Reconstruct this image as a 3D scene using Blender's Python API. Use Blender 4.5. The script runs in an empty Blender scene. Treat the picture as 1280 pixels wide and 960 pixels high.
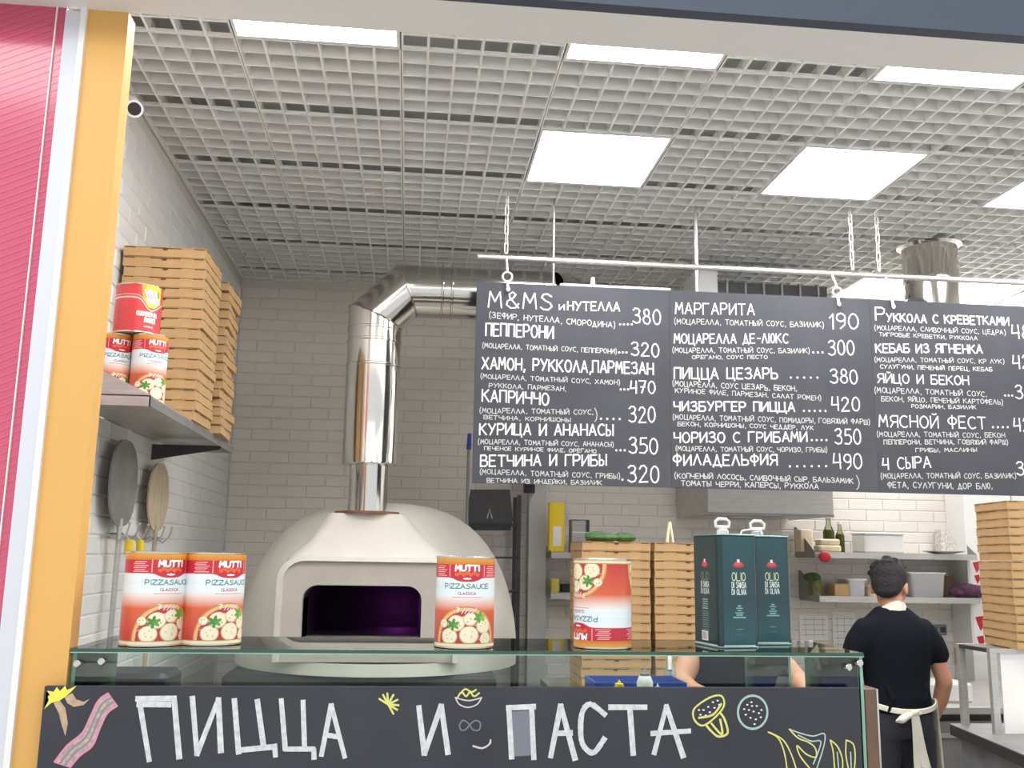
import bpy, bmesh, math, random
import numpy as np
from mathutils import Vector, Matrix

random.seed(7)
PI = math.pi
R = math.radians
C = bpy.context.scene.collection
scene = bpy.context.scene

# ------------------------------------------------------------------ camera
EYE = 1.60
FPX = 1198.0
YAW, PITCH, ROLL = .1035, .1765, .0163
_f = Vector((math.sin(YAW)*math.cos(PITCH), math.cos(YAW)*math.cos(PITCH), math.sin(PITCH)))
_r0 = Vector((math.cos(YAW), -math.sin(YAW), 0))
_u0 = _r0.cross(_f)
_r = _r0*math.cos(ROLL) + _u0*math.sin(ROLL)
_u = -_r0*math.sin(ROLL) + _u0*math.cos(ROLL)
cam = bpy.data.objects.new('camera', bpy.data.cameras.new('camera'))
C.objects.link(cam)
m = Matrix((( _r.x, _u.x, -_f.x, 0), (_r.y, _u.y, -_f.y, 0), (_r.z, _u.z, -_f.z, EYE), (0, 0, 0, 1)))
cam.matrix_world = m
cam.data.sensor_width = 36.0
cam.data.lens = FPX*36.0/1280.0
cam.data.clip_start = .05
scene.camera = cam

# ------------------------------------------------------------------ world, lights, exposure
w = bpy.data.worlds.new('world'); scene.world = w; w.use_nodes = True
w.node_tree.nodes['Background'].inputs[0].default_value = (.90, .95, 1.0, 1)
w.node_tree.nodes['Background'].inputs[1].default_value = 1.0
scene.view_settings.view_transform = 'Standard'
scene.view_settings.look = 'None'
scene.view_settings.gamma = 1
scene.view_settings.exposure = 0.0
PANEL_EMIT = 19.0

def area(name, loc, size, power, rot=(0, 0, 0), col=(1, 1, 1)):
    l = bpy.data.lights.new(name, 'AREA'); l.shape = 'RECTANGLE'; l.size, l.size_y = size
    l.energy = power; l.color = col
    o = bpy.data.objects.new(name, l); C.objects.link(o); o.location = loc; o.rotation_euler = rot
    return o
# lamps of the shopping hall above and behind the photographer
area('hall_lamp', (0.3, -1.2, 4.2), (3.5, 1.2), 95, (R(25), 0, 0), (1, .98, .95))
area('hall_lamp', (-2.2, 0.6, 4.0), (1.5, 1.0), 30, (R(20), 0, 0), (1, .97, .93))

# ------------------------------------------------------------------ helpers
def px(x, y):
    return _f + _r*((x-640)/FPX) + _u*((480-y)/FPX)
def atY(x, y, Y):
    d = px(x, y); d = d*(Y/d.y); return Vector((d.x, d.y, d.z+EYE))
def atZ(x, y, Z):
    d = px(x, y); d = d*((Z-EYE)/d.z); return Vector((d.x, d.y, d.z+EYE))
def atX(x, y, X):
    d = px(x, y); d = d*(X/d.x); return Vector((d.x, d.y, d.z+EYE))

def lin(c):
    return tuple((v/12.92 if v <= .04045 else ((v+.055)/1.055)**2.4) for v in c)
def hx(s):
    return lin(tuple(int(s[i:i+2], 16)/255 for i in (0, 2, 4)))

_m = {}
def mat(name, col, rough=.5, metal=0.0, noise=0.0, nscale=20, bump=0.0, bscale=60, emit=0, coat=0, stretch=None, attr=None, spec=.5):
    if name in _m: return _m[name]
    M = bpy.data.materials.new(name); M.use_nodes = True
    nt = M.node_tree; b = nt.nodes['Principled BSDF']
    c = hx(col) if isinstance(col, str) else col
    b.inputs['Base Color'].default_value = (*c, 1)
    b.inputs['Roughness'].default_value = rough
    b.inputs['Metallic'].default_value = metal
    b.inputs['Specular IOR Level'].default_value = spec
    if coat: b.inputs['Coat Weight'].default_value = coat; b.inputs['Coat Roughness'].default_value = .1
    if attr:
        a = nt.nodes.new('ShaderNodeAttribute'); a.attribute_name = attr
        nt.links.new(a.outputs['Color'], b.inputs['Base Color'])
    tc = nt.nodes.new('ShaderNodeTexCoord'); mp = nt.nodes.new('ShaderNodeMapping')
    nt.links.new(tc.outputs['Object'], mp.inputs[0])
    if stretch: mp.inputs['Scale'].default_value = stretch
    if noise and not attr:
        n = nt.nodes.new('ShaderNodeTexNoise'); n.inputs['Scale'].default_value = nscale; n.inputs['Detail'].default_value = 5
        nt.links.new(mp.outputs[0], n.inputs['Vector'])
        r = nt.nodes.new('ShaderNodeValToRGB')
        r.color_ramp.elements[0].position = .3; r.color_ramp.elements[1].position = .7
        r.color_ramp.elements[0].color = (*[max(0, v*(1-noise)) for v in c], 1)
        r.color_ramp.elements[1].color = (*[min(1, v*(1+noise)) for v in c], 1)
        nt.links.new(n.outputs[0], r.inputs[0]); nt.links.new(r.outputs[0], b.inputs['Base Color'])
    if bump:
        n = nt.nodes.new('ShaderNodeTexNoise'); n.inputs['Scale'].default_value = bscale; n.inputs['Detail'].default_value = 4
        nt.links.new(mp.outputs[0], n.inputs['Vector'])
        bp = nt.nodes.new('ShaderNodeBump'); bp.inputs['Strength'].default_value = bump; bp.inputs['Distance'].default_value = .01
        nt.links.new(n.outputs[0], bp.inputs['Height']); nt.links.new(bp.outputs[0], b.inputs['Normal'])
    if emit:
        b.inputs['Emission Color'].default_value = (*c, 1); b.inputs['Emission Strength'].default_value = emit
    _m[name] = M; return M

def glass(name, tint, refl_rough=.02):
    if name in _m: return _m[name]
    M = bpy.data.materials.new(name); M.use_nodes = True; nt = M.node_tree
    for n in list(nt.nodes): nt.nodes.remove(n)
    o = nt.nodes.new('ShaderNodeOutputMaterial'); mx = nt.nodes.new('ShaderNodeMixShader')
    t = nt.nodes.new('ShaderNodeBsdfTransparent'); g = nt.nodes.new('ShaderNodeBsdfGlossy'); f = nt.nodes.new('ShaderNodeFresnel')
    t.inputs[0].default_value = (*tint, 1); g.inputs['Roughness'].default_value = refl_rough; f.inputs[0].default_value = 1.45
    nt.links.new(f.outputs[0], mx.inputs[0]); nt.links.new(t.outputs[0], mx.inputs[1]); nt.links.new(g.outputs[0], mx.inputs[2])
    nt.links.new(mx.outputs[0], o.inputs[0]); _m[name] = M; return M

class MB:
    """collects shapes into one mesh"""
    def __init__(s): s.v = []; s.f = []; s.m = []; s.sm = []
    def add(s, v, f, mi=0, sm=False):
        o = len(s.v); s.v += [tuple(p) for p in v]; s.f += [tuple(i+o for i in q) for q in f]
        s.m += [mi]*len(f); s.sm += [sm]*len(f); return s
    def box(s, a, b, mi=0, rot=None, piv=None):
        x0, y0, z0 = [min(a[i], b[i]) for i in range(3)]; x1, y1, z1 = [max(a[i], b[i]) for i in range(3)]
        v = [Vector(p) for p in ((x0,y0,z0),(x1,y0,z0),(x1,y1,z0),(x0,y1,z0),(x0,y0,z1),(x1,y0,z1),(x1,y1,z1),(x0,y1,z1))]
        if rot is not None:
            c = Vector(piv) if piv is not None else sum(v, Vector())/8
            v = [c + rot @ (p-c) for p in v]
        return s.add(v, [(0,3,2,1),(4,5,6,7),(0,1,5,4),(1,2,6,5),(2,3,7,6),(3,0,4,7)], mi)
    def rbox(s, a, b, r, mi=0):
        """box with chamfered vertical edges and top"""
        x0, y0, z0 = [min(a[i], b[i]) for i in range(3)]; x1, y1, z1 = [max(a[i], b[i]) for i in range(3)]
        def ring(z, e):
            out = []
            for cx, cy, a0 in ((x1-r,y1-r,0),(x0+r,y1-r,90),(x0+r,y0+r,180),(x1-r,y0+r,270)):
                for k in range(4):
                    t = R(a0+30*k); out.append((cx+(r-e)*math.cos(t), cy+(r-e)*math.sin(t), z))
            return out
        e = min(r*.5, (z1-z0)*.2)
        return s.loft([ring(z0, e), ring(z0+e, 0), ring(z1-e, 0), ring(z1, e)], mi)
    def loft(s, rings, mi=0, cap=True, sm=True):
        n = len(rings[0]); v = [p for r_ in rings for p in r_]; f = []
        for i in range(len(rings)-1):
            for j in range(n):
                k = (j+1) % n; f.append((i*n+j, i*n+k, (i+1)*n+k, (i+1)*n+j))
        s.add(v, f, mi, sm)
        if cap:
            s.add(rings[0], [tuple(range(n-1, -1, -1))], mi); s.add(rings[-1], [tuple(range(n))], mi)
        return s
    def lathe(s, prof, c=(0,0,0), n=32, mi=0, sm=True, cap=True):
        rings = [[(c[0]+r*math.cos(2*PI*k/n), c[1]+r*math.sin(2*PI*k/n), c[2]+z) for k in range(n)] for r, z in prof]
        return s.loft(rings, mi, cap, sm)
    def tube(s, pts, r, n=8, mi=0, cap=True, closed=False):
        pts = [Vector(p) for p in pts]; rings = []; N = len(pts)
        rr = r if isinstance(r, (list, tuple)) else [r]*N
        up = None
        for i, p in enumerate(pts):
            if closed: t = pts[(i+1) % N]-pts[i-1]
            else: t = (pts[min(i+1, N-1)]-pts[max(i-1, 0)])
            t.normalize()
            if up is None:
                up = Vector((0,0,1)) if abs(t.z) < .9 else Vector((0,1,0))
            a = t.cross(up).normalized(); b = a.cross(t).normalized(); up = b
            rings.append([tuple(p + rr[i]*(a*math.cos(2*PI*k/n)+b*math.sin(2*PI*k/n))) for k in range(n)])
        if closed:
            rings.append(rings[0]); return s.loft(rings, mi, False)
        return s.loft(rings, mi, cap)
    def prism(s, poly, ax, a, b, mi=0):
        """poly of 2D points extruded along axis ax from a to b"""
        def P(p, t):
            if ax == 0: return (t, p[0], p[1])
            if ax == 1: return (p[0], t, p[1])
            return (p[0], p[1], t)
        n = len(poly); v = [P(p, a) for p in poly]+[P(p, b) for p in poly]
        f = [tuple(range(n)), tuple(range(2*n-1, n-1, -1))]+[(j, j+n, (j+1) % n+n, (j+1) % n) for j in range(n)]
        return s.add(v, f, mi)
    def ell(s, c, r, n=16, mi=0, rot=None):
        rings = []
        for i in range(1, n//2):
            t = PI*i/(n//2)
            rings.append([(r[0]*math.sin(t)*math.cos(2*PI*k/n), r[1]*math.sin(t)*math.sin(2*PI*k/n), -r[2]*math.cos(t)) for k in range(n)])
        rings = [[(0,0,-r[2]*.999)]*0 or [(r[0]*.02*math.cos(2*PI*k/n), r[1]*.02*math.sin(2*PI*k/n), -r[2]) for k in range(n)]]+rings+[[(r[0]*.02*math.cos(2*PI*k/n), r[1]*.02*math.sin(2*PI*k/n), r[2]) for k in range(n)]]
        rings = [[tuple(Vector(c)+((rot @ Vector(p)) if rot else Vector(p))) for p in q] for q in rings]
        return s.loft(rings, mi)
    def mesh(s, name, mats):
        me = bpy.data.meshes.new(name); me.from_pydata(s.v, [], s.f)
        for M in (mats if isinstance(mats, (list, tuple)) else [mats]): me.materials.append(M)
        me.polygons.foreach_set('material_index', s.m); me.polygons.foreach_set('use_smooth', s.sm)
        bm = bmesh.new(); bm.from_mesh(me); bmesh.ops.remove_doubles(bm, verts=bm.verts, dist=1e-6)
        bmesh.ops.recalc_face_normals(bm, faces=bm.faces); bm.to_mesh(me); bm.free()
        try: me.set_sharp_from_angle(angle=R(38))
        except Exception: pass
        me.update(); return me
    def build(s, name, mats, parent=None, **kw):
        return ob(name, s.mesh(name, mats), parent, **kw)

def ob(name, me, parent=None, loc=None, rot=None, label=None, cat=None, group=None, kind=None):
    o = bpy.data.objects.new(name, me); C.objects.link(o)
    if parent: o.parent = parent
    if loc is not None: o.location = loc
    if rot is not None: o.rotation_euler = rot
    return tag(o, label, cat, group, kind)
def tag(o, label=None, cat=None, group=None, kind=None):
    if label: o['label'] = label
    if cat: o['category'] = cat
    if group: o['group'] = group
    if kind: o['kind'] = kind
    return o
def thing(name, label, cat, loc=(0,0,0), rotz=0, group=None):
    o = bpy.data.objects.new(name, None); C.objects.link(o); o.empty_display_size = .05
    o.location = loc; o.rotation_euler = (0,0,rotz); return tag(o, label, cat, group)
def dup(root, loc, rotz=0, label=None, group=None, rot=None):
    r_ = root.copy(); C.objects.link(r_); r_.location = loc; r_.rotation_euler = rot or (0,0,rotz)
    if label: r_['label'] = label
    if group: r_['group'] = group
    for ch in list(root.children):
        c = ch.copy(); C.objects.link(c); c.parent = r_
        for g in ch.children:
            d = g.copy(); C.objects.link(d); d.parent = c
    return r_

def blob(name, mb, mats, parent, voxel=.01, it=6):
    """fuse the closed pieces of mb into one continuous surface"""
    me = mb.mesh(name, mats)
    o = bpy.data.objects.new(name, me); C.objects.link(o)
    r_ = o.modifiers.new('r', 'REMESH'); r_.mode = 'VOXEL'; r_.voxel_size = voxel; r_.use_smooth_shade = True
    s_ = o.modifiers.new('s', 'SMOOTH'); s_.factor = .5; s_.iterations = it
    dg = bpy.context.evaluated_depsgraph_get()
    new = bpy.data.meshes.new_from_object(o.evaluated_get(dg)); new.name = name
    for p in new.polygons: p.use_smooth = True
    new.materials.clear()
    for M in (mats if isinstance(mats, (list, tuple)) else [mats]): new.materials.append(M)
    bpy.data.objects.remove(o); bpy.data.meshes.remove(me)
    return ob(name, new, parent)

def limb(mb, pts, rad, n=14):
    """tapered limb with round ends"""
    P = [Vector(p) for p in pts]
    d0 = (P[0]-P[1]).normalized(); d1 = (P[-1]-P[-2]).normalized()
    pts2 = [P[0]+d0*rad[0]*.85]+[P[0]+d0*rad[0]*.45]+P+[P[-1]+d1*rad[-1]*.45, P[-1]+d1*rad[-1]*.85]
    rr = [rad[0]*.4, rad[0]*.86]+list(rad)+[rad[-1]*.86, rad[-1]*.4]
    mb.tube(pts2, rr, n)

# ------------------------------------------------------------------ materials
M_steel = mat('brushed_steel', 'C6C4C0', .42, .7, .08, 8, .05, 200, stretch=(1, 1, 12))
M_steeld = mat('dull_steel', '93928F', .5, .55, .1, 10)
M_chrome = mat('polished_flue_steel', 'DAD6D0', .13, 1.0, bump=.04, bscale=7)
M_wall = mat('grout', 'D4D0C8', .8, noise=.03)
M_tile = mat('glazed_tile', 'E4E3DF', .38, noise=.03, nscale=3)
M_tileb = mat('glazed_tile_back', 'E0DAD2', .42, noise=.03, nscale=3)
M_floor = mat('floor_tile', 'B9B4AB', .5, noise=.1, nscale=6)
M_grille = mat('grille_white_metal', 'F3F3F0', .55)
M_void = mat('void_dark', 'C4C8CA', .9)
M_lamp = mat('lamp_diffuser', (1, 1, 1), .5, emit=PANEL_EMIT)
M_lframe = mat('lamp_frame', 'EDEDEC', .4)
M_kraft = mat('kraft_cardboard', 'BC986A', .85, noise=.07, nscale=25, bump=.15, bscale=40)
M_kraftd = mat('cardboard_cut_edge', '5C4024', .9, noise=.1)
M_board = mat('chalkboard_paint', '45464D', .75, noise=.14, nscale=3)
M_board2 = mat('chalkboard_paint_counter', '37383F', .7, noise=.2, nscale=4)
M_chalk = mat('white_chalk', 'E8E8E4', .95)
M_chalkb = mat('counter_chalk', 'D0D4D4', .95, noise=.18, nscale=70)
M_chalks = mat('soft_white_chalk', 'C9C9C6', .9)
M_chy = mat('yellow_chalk', 'DDD97E', .9)
M_chyw = mat('yellow_bright_chalk', 'E9E65A', .9)
M_chp = mat('pink_chalk', 'D98FA6', .9)
M_chgrey = mat('grey_pink_chalk', 'BBA3A4', .95, noise=.3, nscale=90)
M_chbeige = mat('beige_chalk', 'BFA58B', .95, noise=.2, nscale=60)
M_chfaint = mat('faint_chalk', '7C8088', .95)
M_gold = mat('can_lacquer_gold', 'C9A25A', .3, .7)
M_tin = mat('can_rim_tin', 'D8D2C0', .25, .9)
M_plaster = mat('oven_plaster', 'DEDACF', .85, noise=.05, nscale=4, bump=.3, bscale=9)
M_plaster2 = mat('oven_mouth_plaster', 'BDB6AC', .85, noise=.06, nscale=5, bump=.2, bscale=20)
M_soot = mat('oven_soot', '2A2028', .8, noise=.3)
M_rust = mat('rusty_collar', '8C5A48', .7, .3, .2, 20)
M_white = mat('white_paint', 'EEEDEA', .5)
M_yellow = mat('yellow_panel', 'E0AD60', .5, noise=.03, nscale=2)
M_red = mat('red_glass_panel', 'C8506E', .2, noise=.05, nscale=8, coat=.6)
M_fascia = mat('slate_fascia', '4A5160', .6, noise=.03)
M_black = mat('black_plastic', '26262A', .45)
M_dark = mat('dark_steel', '4B4A4A', .5, .5, .1)
M_yelp = mat('yellow_plastic', 'F0D02A', .4)
M_blue = mat('blue_plastic', '2F4FA8', .4)
M_whitep = mat('white_plastic', 'ECEAE6', .4)
M_wood = mat('peel_wood', 'B7A58C', .7, noise=.15, nscale=8, stretch=(6, 6, 1))
M_brown = mat('brown_panel', '7A614D', .6, noise=.12, nscale=10)
M_skin = mat('skin', 'C58F73', .55, noise=.06, nscale=12)
M_hair = mat('dark_hair', '1E1B1D', .8, noise=.4, nscale=60, bump=.9, bscale=90)
M_shirt = mat('black_cotton', '15181F', .95, noise=.15, nscale=8, bump=.15, bscale=5, spec=.15)
M_pants = mat('dark_trousers', '2E2E36', .9, noise=.1, nscale=10, bump=.2, bscale=10)
M_apron = mat('off_white_cotton', 'E2DECF', .9, noise=.05, nscale=10, bump=.2, bscale=20)
M_clear = glass('clear_plastic', (.86, .87, .88), .15)
M_glass = glass('counter_glass', (.90, .955, .925))
M_glassg = glass('bottle_glass', (.74, .80, .58))
M_gedge = mat('glass_edge_green', '1F4A3A', .15, noise=.2, nscale=14, coat=.8)
M_gedgel = mat('glass_edge_pale', '8CB8A0', .1, coat=.8)
M_dough = mat('cream_cloth', 'E6D8B8', .9, noise=.08)
M_olive = mat('preserved_olives', '6E6A2E', .6, noise=.4, nscale=60)
M_redp = mat('red_plastic', 'C22338', .4)
M_purple = mat('purple_net_bag', '54304A', .8, noise=.4, nscale=40)
M_green = mat('leaf_green', '3C5E30', .7, noise=.4, nscale=30)
M_paper = mat('paper', 'EDEBE6', .8)
M_ink = mat('printed_ink', '9A9AA0', .9)
M_pboard = mat('green_cutting_board', 'A9AE78', .6)

# ------------------------------------------------------------------ room shell
XL, YB, XR, YF, ZC = -1.19, 6.48, 4.13, 2.45, 3.43
MB().box((-4, -3, -.1), (6, 7, 0)).build('floor', M_floor, kind='structure')
wl = MB().box((XL-.15, YF, 0), (XL-.008, YB+.2, 3.95)).build('wall_left', M_wall, kind='structure')
wb = MB().box((XL-.15, YB+.008, 0), (XR+.15, YB+.2, 3.95)).build('wall_back', M_wall, kind='structure')
wr = MB().box((XR, YF, 0), (XR+.15, YB+.2, 3.95)).build('wall_right', mat('painted_wall', 'E6E3E0', .6, noise=.03), kind='structure')

TW, TH = .25, .075
def tile_mesh(name, M, axis, sx=TW):
    g = .0014; b = .005; t = .0045
    a0, a1, c0, c1 = g, sx-g, g, TH-g
    def P(u, v, d): return (u, -d, v) if axis == 'back' else (d, u, v)
    v = [P(a0,c0,0),P(a1,c0,0),P(a1,c1,0),P(a0,c1,0),P(a0+b,c0+b,t),P(a1-b,c0+b,t),P(a1-b,c1-b,t),P(a0+b,c1-b,t)]
    mb = MB(); mb.add(v, [(4,5,6,7),(0,1,5,4),(1,2,6,5),(2,3,7,6),(3,0,4,7)]); return mb.mesh(name, M), v
def tiling(parent, M, axis, u0, u1, z0, z1, visible):
    spots = []; rows = int((z1-z0)/TH)
    for i in range(rows+1):
        z = z0+i*TH
        if z+TH > z1+.001: break
        u = u0-(TW/2 if i % 2 else 0)
        while u < u1-.02:
            a, b = max(u, u0), min(u+TW, u1)
            spots.append((a, b-a, z)); u += TW
    full = [s for s in spots if abs(s[1]-TW) < 1e-4]
    full.sort(key=lambda s: visible(s[0]+TW/2, s[2]+TH/2))
    ind = set(full[:295])
    me, _ = tile_mesh('wall_tile', M, axis); rest = MB()
    for s in spots:
        if s in ind:
            loc = (s[0], YB+.008, s[2]) if axis == 'back' else (XL-.008, s[0], s[2])
            ob('wall_tile', me, parent, loc)
        else:
            m2, v = tile_mesh('t', M, axis, s[1]); bpy.data.meshes.remove(m2)
            off = Vector((s[0], YB+.008, s[2])) if axis == 'back' else Vector((XL-.008, s[0], s[2]))
            rest.add([Vector(p)+off for p in v], [(4,5,6,7),(0,1,5,4),(1,2,6,5),(2,3,7,6),(3,0,4,7)])
    rest.build('wall_tiles_rest', M, parent, kind='stuff')
def vis_back(u, z):
    p = Vector((u, YB, z-EYE)); c = p.dot(_f); X = 640+FPX*p.dot(_r)/c; Y = 480-FPX*p.dot(_u)/c
    if 600 < X and 372 < Y < 605: return 1
    if X > 700 and Y < 372: return 2
    if 300 < X < 640 and Y > 690: return 3
    if X < 290 or X > 1215 or Y > 860: return 2
    return 0
def vis_left(u, z):
    p = Vector((XL, u, z-EYE)); c = p.dot(_f); X = 640+FPX*p.dot(_r)/c; Y = 480-FPX*p.dot(_u)/c
    if X < 85 or Y > 815: return 5
    if 120 < X < 300 and 320 < Y < 550: return 3
    return 0 if Y > 500 else 1
tiling(wb, M_tileb, 'back', XL, XR, .6, ZC, vis_back)
tiling(wl, M_tile, 'left', YF+.1, YB, .9, ZC, vis_left)

# ------------------------------------------------------------------ ceiling: open cell grid, 600 mm panels with 100 mm cells
ceil = MB().box((XL-.15, YF-.2, 3.93), (XR+.15, YB+.2, 4.05)).build('ceiling', M_void, kind='structure')
GX = [-.69+.6*k for k in range(-1, 9)]; GY = [2.69+.6*k for k in range(-1, 8)]
BH, BW = .050, .009
def grille_mesh(x0, x1, y0, y1):
    """panel from (x0,y0) to (x1,y1), in own coordinates with cells of 100 mm from (0,0)"""
    mb = MB()
    for k in range(0, 7):
        x = .1*k
        if x0-.001 <= x <= x1+.001:
            e = .5*BW+ (.001 if k in (0, 6) else 0)
            a, b = (x-.5*BW, x+.5*BW)
            if k == 0: a, b = x+.0015, x+.0075
            if k == 6: a, b = x-.0075, x-.0015
            mb.box((a, y0+.004, 0), (b, y1-.004, BH))
    for k in range(1, 6):
        y = .1*k
        if y0-.001 <= y <= y1+.001:
            mb.box((x0+.002, y-.5*BW, .0005), (x1-.002, y+.5*BW, BH-.0005))
    mb.box((x0+.002, y0+.002, 0), (x1-.002, y0+.007, .012)); mb.box((x0+.002, y1-.007, 0), (x1-.002, y1-.002, .012))
    return mb.mesh('grille_panel', M_grille)
lights = [(-.69, 2.69), (.51, 2.69), (1.71, 2.69), (2.91, 2.69), (.51, 3.89), (1.71, 3.89), (2.91, 3.89), (2.91, 5.69), (3.51, 5.69)]
def is_light(x, y): return any(abs(x-a) < .05 and abs(y-b) < .05 for a, b in lights)
gm = {}
for X in GX:
    for Y in GY:
        x0, x1 = max(X, XL)-X, min(X+.6, XR)-X; y0, y1 = max(Y, YF)-Y, min(Y+.6, YB)-Y
        if x1-x0 < .05 or y1-y0 < .02 or is_light(X, Y): continue
        if Y+.6 < 2.6: continue
        key = (round(x0, 3), round(x1, 3), round(y0, 3), round(y1, 3))
        if key not in gm: gm[key] = grille_mesh(x0, x1, y0, y1)
        ob('grille_panel', gm[key], ceil, (X, Y, ZC))
for X in GX[1:]:
    if XL < X < XR: MB().box((X-.0015, YF, ZC+.004), (X+.0015, YB, ZC+.03)).build('ceiling_runner', M_dark, ceil)
trim = MB().box((XL, YF, ZC-.002), (XL+.012, YB, ZC+.02)).box((XL, YB-.012, ZC-.002), (XR, YB, ZC+.02)).build('trim_1', M_grille, kind='structure')

lm = {}
def ceiling_lamp(X, Y, label):
    t = thing('ceiling_lamp', label, 'ceiling light', (X, Y, ZC), 0, 'square ceiling lamps set in the open grid')
    if not lm:
        a = MB().box((.016, .016, .012), (.584, .584, .018)); lm['d'] = a.mesh('diffuser', M_lamp)
        f = MB()
        f.box((.004, .004, 0), (.596, .016, .02)); f.box((.004, .584, 0), (.596, .596, .02))
        f.box((.004, .016, 0), (.016, .584, .02)); f.box((.584, .016, 0), (.596, .584, .02))
        f.box((.004, .004, .02), (.596, .596, .09)); lm['f'] = f.mesh('lamp_housing', M_lframe)
        s = MB()
        for k in range(1, 5):
            s.box((.035, .035+.53*k/5-.002, .006), (.565, .035+.53*k/5+.002, .0115))
        lm['s'] = s.mesh('louvre', M_lframe)
    ob('diffuser', lm['d'], t); ob('lamp_housing', lm['f'], t)
names = ['square white ceiling lamp nearest the yellow pillar, cut by the beam',
 'square ceiling lamp cut by the beam in the middle of the front row',
 'square ceiling lamp cut by the beam at right of the front row',
 'square ceiling lamp of the front row at the far right edge',
 'square glowing ceiling lamp above the left menu board chain',
 'square glowing ceiling lamp above the pair of menu board chains',
 'square glowing ceiling lamp at the right edge of the photo',
 'ceiling lamp of the rear row behind the round ceiling duct',
 'ceiling lamp of the rear row right of the round ceiling duct']
for (a, b), n in zip(lights, names): ceiling_lamp(a, b, n)

# ------------------------------------------------------------------ shop portal
ZS = EYE+.577*YF
MB().box((-4, YF-.17, ZS), (6, YF, 3.95)).build('trim_2', M_white, kind='structure')          # beam with white soffit
MB().box((-4, YF-.21, ZS-.002), (6, YF-.171, 4.3)).build('trim_3', M_fascia, kind='structure')
px_l = lambda x, y: atY(x, y, YF).x
yx0, yx1 = -.366*YF, -.3235*YF
MB().box((yx0+.0, YF, 0), (yx1, YF+.06, ZS)).build('trim_4', M_yellow, kind='structure')
MB().box((-.3885*YF, YF-.006, 0), (-.372*YF, YF+.06, ZS-.01)).build('trim_5', mat('grey_white_strip', 'D5D7DE', .5), kind='structure')
MB().box((-.372*YF, YF-.012, 0), (yx0, YF+.06, ZS)).build('trim_6', M_white, kind='structure')
rp = MB().box((-3.5, YF, 0), (-.3885*YF, YF+.06, ZS)).build('wall_front', M_red, kind='structure')
for xx in (-.975,):
    MB().box((xx-.0015, YF-.006, 0), (xx+.0015, YF+.001, ZS)).build('panel_joint', M_whitep, rp)
# fine diagonal ribs of the red panel
rb = MB()
for k in range(150):
    z = .6+k*.02
    rb.add([(-1.25, YF-.0008, z-.08), (-.955, YF-.0008, z+.06), (-.955, YF-.0008, z+.067), (-1.25, YF-.0008, z-.073)], [(0,3,2,1)])
rb.build('ribbing', mat('red_rib', 'CB5672', .22, coat=.6), rp, kind='stuff')

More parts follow.
